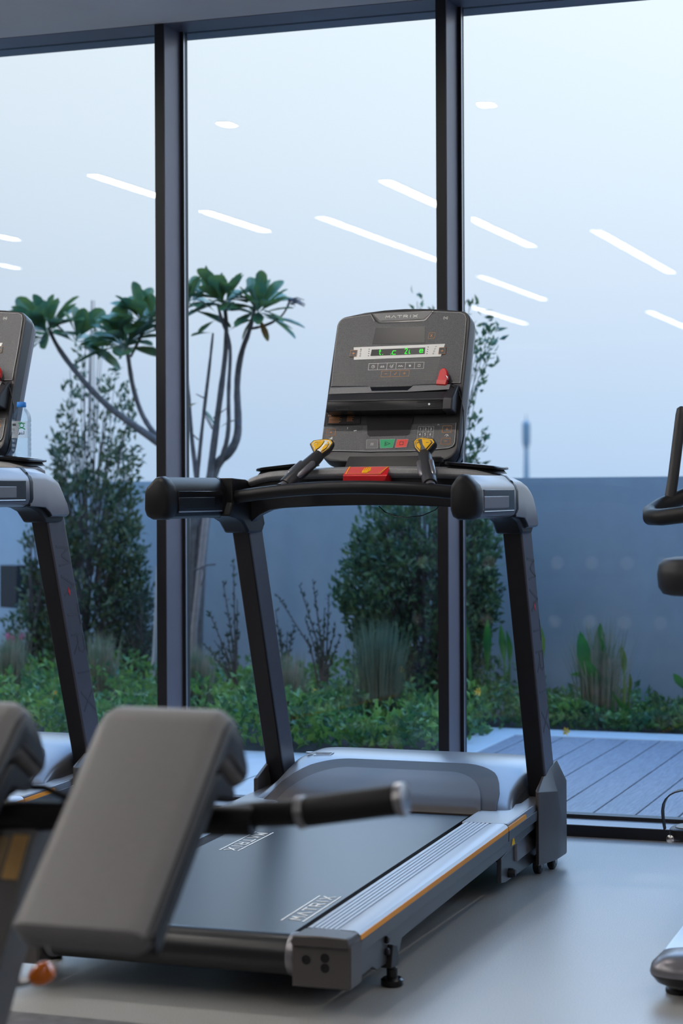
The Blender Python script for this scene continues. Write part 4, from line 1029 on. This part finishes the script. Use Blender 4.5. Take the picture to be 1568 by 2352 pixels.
Y1 = 8.9
ft = plant('frangipani_tree', 'bare stemmed frangipani tree with paddle leaves just right of the left mullion', 'tree', at(450, 1645, Y1) * 1.0)
ft.location.z = 0
m1 = MB()
stems(m1, [([(446, 1655), (440, 1500), (437, 1350), (445, 1200), (452, 1100)], .034, .026, 0), ([(452, 1655), (450, 1500), (456, 1350), (466, 1220), (480, 1120), (498, 1062), (528, 1040), (546, 1005), (547, 960), (543, 880), (553, 810), (575, 755), (586, 700)], .048, .012, .10),
           ([(478, 1120), (490, 1030), (499, 960), (511, 870), (519, 800), (520, 740), (514, 690)], .026, .012, .0), ([(506, 1058), (526, 1000), (524, 900), (530, 810), (524, 770), (510, 740), (500, 700)], .016, .010, -.1),
           ([(452, 1100), (440, 1010), (432, 900), (422, 800), (430, 680)], .018, .010, .1), ([(452, 1110), (460, 1020), (470, 930), (480, 850), (489, 765)], .014, .008, -.05),
           ([(577, 755), (610, 748), (645, 730), (662, 702), (664, 690)], .009, .006, .05)], Y1)
sub('trunk', m1, 'bark', ft, smooth=50, fix=True)
m2 = MB()
for k in range(9):
    p0 = at(664 + rnd(-4, 8), 690 + rnd(-4, 10), Y1 + .05); p1 = at(680 + rnd(-14, 22), 692 + rnd(-14, 18), Y1 + rnd(-.05, .15)); m2.tube([p0, (p0 + p1) / 2 + Vector((0, 0, .01)), p1], [.004, .003, .0015], 6)
for a in ((470, 915, 450, 905), (466, 940, 500, 1000), (490, 960, 524, 935), (487, 985, 470, 955), (455, 1010, 430, 985)):
    m2.tube([at(a[0], a[1], Y1), at(a[2], a[3], Y1 - .05)], [.004, .002], 6)
sub('twigs', m2, 'twig', ft)
m3 = MB()
for (px, py, n_, L, dx) in ((512, 665, 30, .185, -.1), (595, 680, 34, .180, .25), (432, 665, 20, .18, .15)):
    rosette(m3, at(px, py + 22, Y1), Vector((dx, -.15, 1)), n_, L, (12, 105), .38)
for a, b_, c_, d_ in ((495, 735, 470, 748), (498, 720, 465, 690), (525, 760, 560, 735), (490, 765, 458, 762), (500, 985, 525, 968), (500, 990, 478, 950), (460, 690, 430, 706)):
    p = at(a, b_, Y1); q = at(c_, d_, Y1 + rnd(-.05, .05)); paddle(m3, p, q - p, (q - p).length * 1.6, .036)
sub('leaves', m3, 'leafbig', ft)
m3 = MB()
for a, b_, c_, d_ in ((592, 725, 612, 768), (585, 720, 560, 765), (455, 925, 435, 932)):
    p = at(a, b_, Y1 - .03); q = at(c_, d_, Y1 - .05); paddle(m3, p, q - p, (q - p).length * 1.15, .035)
lo = sub('old_leaves', m3, 'leafold', ft); lo['label'] = 'browning lower leaves'

ft = plant('frangipani_tree', 'frangipani tree left of the left mullion with low sweeping bare branches', 'tree', at(440, 1640, 9.15))
ft.location.z = 0; Y1 = 9.1
m1 = MB()
stems(m1, [([(425, 1650), (428, 1450), (424, 1250), (412, 1100), (385, 1035), (355, 1010), (300, 972), (245, 932), (195, 880), (155, 830), (128, 790), (112, 755)], .040, .012, -.1),
           ([(400, 1060), (365, 1005), (345, 985), (322, 945), (305, 890), (297, 840), (292, 800), (288, 770)], .022, .012, .1), ([(300, 820), (330, 760), (345, 735), (356, 715), (352, 690)], .010, .009, .1)], Y1)
sub('trunk', m1, 'bark', ft, smooth=50, fix=True)
m3 = MB()
for (px, py, n_, L, dx) in ((104, 735, 32, .225, -.35), (180, 755, 14, .21, .6), (284, 760, 32, .215, -.05), (325, 705, 20, .195, .2), (352, 700, 10, .17, .4)):
    rosette(m3, at(px, py + 20, Y1), Vector((dx, -.15, 1)), n_, L, (14, 100), .38)
sub('leaves', m3, 'leafbig', ft)

# stake tied to the trunk
st = plant('tree_stake', 'pale wooden stake tied against the frangipani trunk', 'stake', at(443, 1650, 8.8)); st.location.z = 0
m1 = MB(); m1.tube([at(440, 1660, 8.8), at(446, 1440, 8.8), at(462, 1290, 8.82), at(476, 1160, 8.84)], .016, 10); so = sub('stake_pole', m1, mat('pale_wood', (.30, .24, .22), .8, noise=.15, nscale=30), st, smooth=50, fix=True)
m1 = MB(); m1.tube([at(445, 1310, 8.78), at(462, 1304, 8.77), at(475, 1298, 8.78), at(495, 1296, 8.8)], .004, 6); m1.tube([at(464, 1300, 8.78), at(470, 1320, 8.78), at(462, 1345, 8.79)], .003, 6); sub('tie', m1, 'twig', st, fix=True)
st = plant('tree_stake', 'slanting pale stake just left of the left mullion foot', 'stake', at(340, 1600, 9.0)); st.location.z = 0
sub('stake_pole', MB().tube([at(344, 1640, 8.95), at(356, 1490, 9.0), at(364, 1300, 9.05)], .012, 10), mat('pale_wood_light', (.42, .38, .36), .8), st, smooth=50, fix=True)


def shrub(name, label, cat, Y, prof, n_cl, n_lf, L, lm, stems_n=14, dep=.3, tm='twig', group=None, twigr=.006, dens=1.0):
    """prof: list of (py, px_left, px_right, weight) rows; clusters of leaves fill the outline"""
    base = at((prof[-1][1] + prof[-1][2]) / 2, prof[-1][0], Y); t_ = plant(name, label, cat, (base.x, Y, 0), group)
    tot = sum(r_[3] * abs(r_[2] - r_[1]) for r_ in prof); mb = MB(); tw = MB()
    B0 = Vector((base.x, Y, 0))
    cl = []
    for i in range(len(prof) - 1):
        a, b_ = prof[i], prof[i + 1]; wgt = (a[3] + b_[3]) / 2 * abs((a[2] - a[1]) + (b_[2] - b_[1])) / 2 * (b_[0] - a[0])
        cl.append(wgt)
    S = sum(cl)
    for i in range(len(prof) - 1):
        a, b_ = prof[i], prof[i + 1]
        for k in range(max(1, int(round(n_cl * cl[i] / S)))):
            f = random.random(); py = a[0] + (b_[0] - a[0]) * f; xl = a[1] + (b_[1] - a[1]) * f; xr_ = a[2] + (b_[2] - a[2]) * f
            e = rnd(-1, 1); px = (xl + xr_) / 2 + (xr_ - xl) / 2 * (abs(e) ** .8 * (1 if e > 0 else -1))
            hw = (xr_ - xl) / 2 * Y / FPX
            dy = rnd(-1, 1) * min(dep, hw) * math.sqrt(max(.05, 1 - e * e))
            c_ = at(px, py, Y + dy)
            if c_.z < .02: continue
            ax = Vector((c_.x - B0.x, c_.y - B0.y, .25 + rnd(0, .5))).normalized()
            for q in range(n_lf):
                leaf(mb, c_ + rdir() * L * .6 + ax * rnd(-L, L), (ax + rdir() * .9), L * rnd(.7, 1.25), L * .45)
            if k % 2 == 0:
                md = B0 + Vector(((c_.x - B0.x) * .35, (c_.y - B0.y) * .35, c_.z * rnd(.5, .75)))
                tw.tube([md, (md + c_) / 2 + Vector((0, 0, -.02)), c_], [twigr * .7, twigr * .5, .0015], 5, cap=False)
    for k in range(stems_n):
        i = random.randrange(0, max(1, len(prof) // 2)); a = prof[i]; px = rnd(a[1], a[2]); c_ = at(px, a[0], Y + rnd(-.1, .1))
        tw.tube([jit(B0, .04) * 1.0, B0.lerp(c_, .4) + Vector((rnd(-.03, .03), rnd(-.05, .05), .02)), c_], [twigr * 1.6, twigr, .002], 6, cap=False)
    sub('branches', tw, tm, t_); sub('foliage', mb, lm, t_); return t_


shrub('slender_shrub', 'tall slender shrub with sparse top, standing between the two frangipani crowns at left', 'shrub', 9.7,
      [(690, 205, 225, .10), (780, 180, 250, .16), (850, 150, 280, .22), (940, 140, 300, .32), (1020, 118, 310, .55), (1100, 125, 315, .9), (1200, 120, 310, 1.6), (1350, 90, 330, 1.9), (1500, 60, 345, 1.9), (1600, 60, 350, 1.7)], 1150, 7, .046, M['leafsh'], 7, .35, twigr=.004)
shrub('bushy_shrub', 'large dense evergreen shrub with a thin leafy top behind the treadmill console', 'shrub', 9.0,
      [(690, 955, 1095, .14), (760, 1010, 1135, .34), (830, 1020, 1135, .34), (900, 1020, 1112, .36), (1000, 1000, 1105, .5), (1100, 900, 1110, .4), (1180, 850, 1110, 1.6), (1260, 815, 1130, 2.4), (1380, 782, 1135, 3.0), (1450, 815, 1120, 3.), (1560, 840, 1100, 2.8), (1640, 860, 1090, 2.)], 1500, 7, .046, M['leafdk'], 10, .35, twigr=.004)
shrub('low_shrub', 'low leafy shrub under the wall lamp at the left edge', 'shrub', 9.6, [(1215, 55, 75, .5), (1290, 60, 110, .8), (1400, 35, 140, 1.), (1500, 10, 160, 1.4), (1620, 0, 170, 1.4)], 200, 7, .045, M['leafsh'], 8, .25)
shrub('grey_shrub', 'small greyish shrub at the foot of the left mullion', 'shrub', 9.5, [(1370, 300, 350, .6), (1450, 285, 352, 1.), (1550, 270, 370, 1.2), (1640, 260, 380, 1.2)], 110, 7, .040, M['weed'], 8, .2)


def weed(label, Y, tips, bx_, by_, lm='weed'):
    b0 = at(bx_, by_, Y); t_ = plant('seed_stem_plant', label, 'plant', (b0.x, Y, 0), 'dried seed stem plants'); tw = MB(); mb = MB(); B0 = Vector((b0.x, Y, 0))
    for px, py in tips:
        T_ = at(px, py, Y + rnd(-.12, .12)); mid = B0.lerp(T_, .5) + Vector((0, 0, .04)) - Vector(((T_.x - B0.x) * .2, 0, 0)); tw.tube([B0, mid, T_], [.006, .004, .002], 5, cap=False)
        for k in range(26):
            f = rnd(.35, 1.0); p = (mid.lerp(T_, (f - .5) * 2) if f > .5 else B0.lerp(mid, f * 2))
            leaf(mb, p, (T_ - B0).normalized() + rdir() * .8, rnd(.018, .034), .012)
    sub('stalks', tw, 'twig', t_); sub('seed_heads', mb, M[lm], t_); return t_


weed('group of dark dried seed stems left of the dense shrub', 8.75, [(638, 1370), (688, 1345), (718, 1330), (745, 1400), (755, 1370), (770, 1440), (700, 1420), (782, 1460), (735, 1450), (725, 1480)], 745, 1600)
weed('leafy seed stems between the stake and the left upright', 8.75, [(482, 1410), (512, 1335), (536, 1290), (545, 1380), (492, 1470), (520, 1450), (500, 1500), (470, 1480)], 545, 1610)
weed('seed stems just right of the left upright', 8.8, [(632, 1400), (660, 1450), (645, 1460), (675, 1440), (625, 1450)], 650, 1610)


def grass(label, px, pyb, hpx, wpx, n_, Y, m_='grass'):
    b0 = at(px, pyb, Y); sc_ = Y / FPX / .95; t_ = plant('grass_tuft', label, 'grass', (b0.x, Y, 0), 'ornamental grass tufts'); mb = MB()
    for k in range(n_):
        a = rnd(0, 2 * PI); r0 = abs(random.gauss(0, .35)) * wpx * sc_ * .5; r1 = r0 + rnd(.0, .75) * wpx * sc_ * .6; h = hpx * sc_ * rnd(.55, 1.05)
        p0 = Vector((b0.x + r0 * math.cos(a), Y + r0 * math.sin(a) * .7, 0)); p2 = Vector((b0.x + r1 * math.cos(a), Y + r1 * math.sin(a) * .7, h)); p1 = p0.lerp(p2, .5) + Vector((0, 0, h * .06)); p1.x -= (p2.x - p0.x) * .15
        sd_ = Vector((math.sin(a * 3 + k), math.cos(a * 3 + k) * .4, 0)).normalized() * rnd(.0016, .0030)
        mb.add([p0 - sd_, p0 + sd_, p1 + sd_ * .9, p1 - sd_ * .9, p2], [(0, 1, 2, 3), (3, 2, 4)])
    sub('blades', mb, m_, t_); return t_


grass('tall green and brown grass tuft in front of the dense shrub', 872, 1720, 270, 120, 900, 8.15, 'grassg')
grass('straw coloured grass tuft just right of the left upright', 660, 1720, 190, 90, 600, 8.1)
grass('straw coloured grass tuft right of the left mullion', 455, 1700, 190, 80, 600, 8.3)
grass('pale upright grass tuft beside the left treadmill upright', 232, 1690, 210, 90, 600, 8.4)
grass('pale grass tuft at the left picture edge', 20, 1690, 200, 100, 600, 8.5)
grass('thin brown grass tuft around the broad green leaves at right', 1375, 1690, 240, 130, 420, 8.75)


def canna(label, blades, Y, m_='canna', base=None):
    bx_ = sum(b_[0] for b_ in blades) / len(blades); b0 = at(bx_, 1650, Y); t_ = plant('broad_leaf_plant', label, 'plant', (b0.x, Y, 0), 'broad leaved plants'); mb = MB()
    for (xb, yb, xt, yt, W) in blades:
        p0 = at(xb, yb, Y + rnd(-.05, .05)); p2 = at(xt, yt, Y + rnd(-.12, .12)); d = p2 - p0; sd_ = Vector((1, rnd(-.5, .5), 0)).normalized(); sd_ = (sd_ - d.normalized() * sd_.dot(d.normalized())).normalized(); nn = sd_.cross(d.normalized()); rows = []
        for f, w_ in ((0, .12), (.2, .25), (.4, .75), (.6, 1.), (.8, .72), (.93, .32), (1., .02)):
            c_ = p0 + d * f + nn * .05 * f * f; ww = W * Y / FPX * w_ / 2; rows.append((c_ - sd_ * ww - nn * ww * .3, c_, c_ + sd_ * ww - nn * ww * .3))
        mb.add([q for r_ in rows for q in r_], [f_ for i in range(len(rows) - 1) for f_ in ((i * 3, i * 3 + 1, i * 3 + 4, i * 3 + 3), (i * 3 + 1, i * 3 + 2, i * 3 + 5, i * 3 + 4))])
        mb.tube([Vector((p0.x, p0.y, 0)), p0 + (p2 - p0) * .2], [.006, .004], 6, cap=False)
    sub('leaf_blades', mb, m_, t_); return t_


canna('pair of broad pointed green leaves rising from brown grass at right', [(1355, 1590, 1330, 1440, 34), (1368, 1590, 1382, 1436, 34), (1395, 1600, 1392, 1450, 16), (1400, 1580, 1440, 1650, 18), (1340, 1560, 1306, 1530, 22), (1380, 1600, 1350, 1500, 26)], 8.72)
canna('tall yellow green leaf blades left of the right upright', [(1118, 1560, 1120, 1410, 20), (1160, 1540, 1150, 1440, 18), (1168, 1540, 1178, 1450, 18), (1082, 1560, 1064, 1390, 20)], 8.75, 'canna')
canna('single yellow green leaf blade just right of the right upright', [(1246, 1540, 1240, 1415, 22), (1232, 1560, 1226, 1460, 12)], 8.75, 'cannay')
canna('slim yellowish leaf blade right of the broad green leaves', [(1432, 1560, 1436, 1488, 18), (1440, 1600, 1460, 1550, 12)], 8.75, 'cannay')
canna('green leaf tips at the right picture edge', [(1575, 1590, 1550, 1545, 20), (1600, 1580, 1575, 1440, 24)], 8.7)

# ground cover
gc = MB()
def cover(x0, x1, ya, yb, n_, h):
    for k in range(n_):
        x = rnd(x0, x1); y = ya(x) + (yb(x) - ya(x)) * random.random() ** 1.3
        hh = h * (.35 + .65 * (.5 + .5 * math.sin(x * 7.3 + y * 3.1) * math.cos(y * 5.7 - x * 2.2)))
        leaf(gc, Vector((x, y, rnd(.0, hh))), Vector((rnd(-1, 1), rnd(-1.2, .6), rnd(.1, 1.2))), rnd(.030, .058), rnd(.018, .032))
cover(-7.0, -2.28, lambda x: 7.54, lambda x: min(9.6, wy(x) - .05), 17000, .26)
cover(-2.30, -.4, lambda x: 8.55, lambda x: wy(x) - .05, 4500, .15)
g_ = obj('ground_cover', gc, 'leafgc', None, smooth=0, fix=False); tag(g_, 'low green ground cover filling the planting bed below the terrace wall', 'ground cover', kind='stuff')
fl = MB()
for px, py in ((130, 1588), (118, 1600), (104, 1612), (725, 1590), (890, 1497), (919, 1538), (980, 1630), (1098, 1588), (962, 1614), (1300, 1680)):
    c_ = at(px, py, 8.3)
    for k in range(6): leaf(fl, c_, Vector((math.cos(k), -.3, math.sin(k))), .022, .014)
f_ = obj('yellow_flowers', fl, 'flower', None, smooth=0, fix=False); tag(f_, 'tiny yellow flowers dotted over the ground cover', 'flowers', kind='stuff')
fl = MB()
for px, py in ((20, 1462), (52, 1462), (30, 1468)):
    c_ = at(px, py, 9.0)
    for k in range(6): leaf(fl, c_, Vector((math.cos(k), -.3, math.sin(k))), .024, .016)
f_ = obj('pink_flowers', fl, 'flowerp', None, smooth=0, fix=False); tag(f_, 'tiny pink flowers above the low shrub at the left edge', 'flowers', kind='stuff')
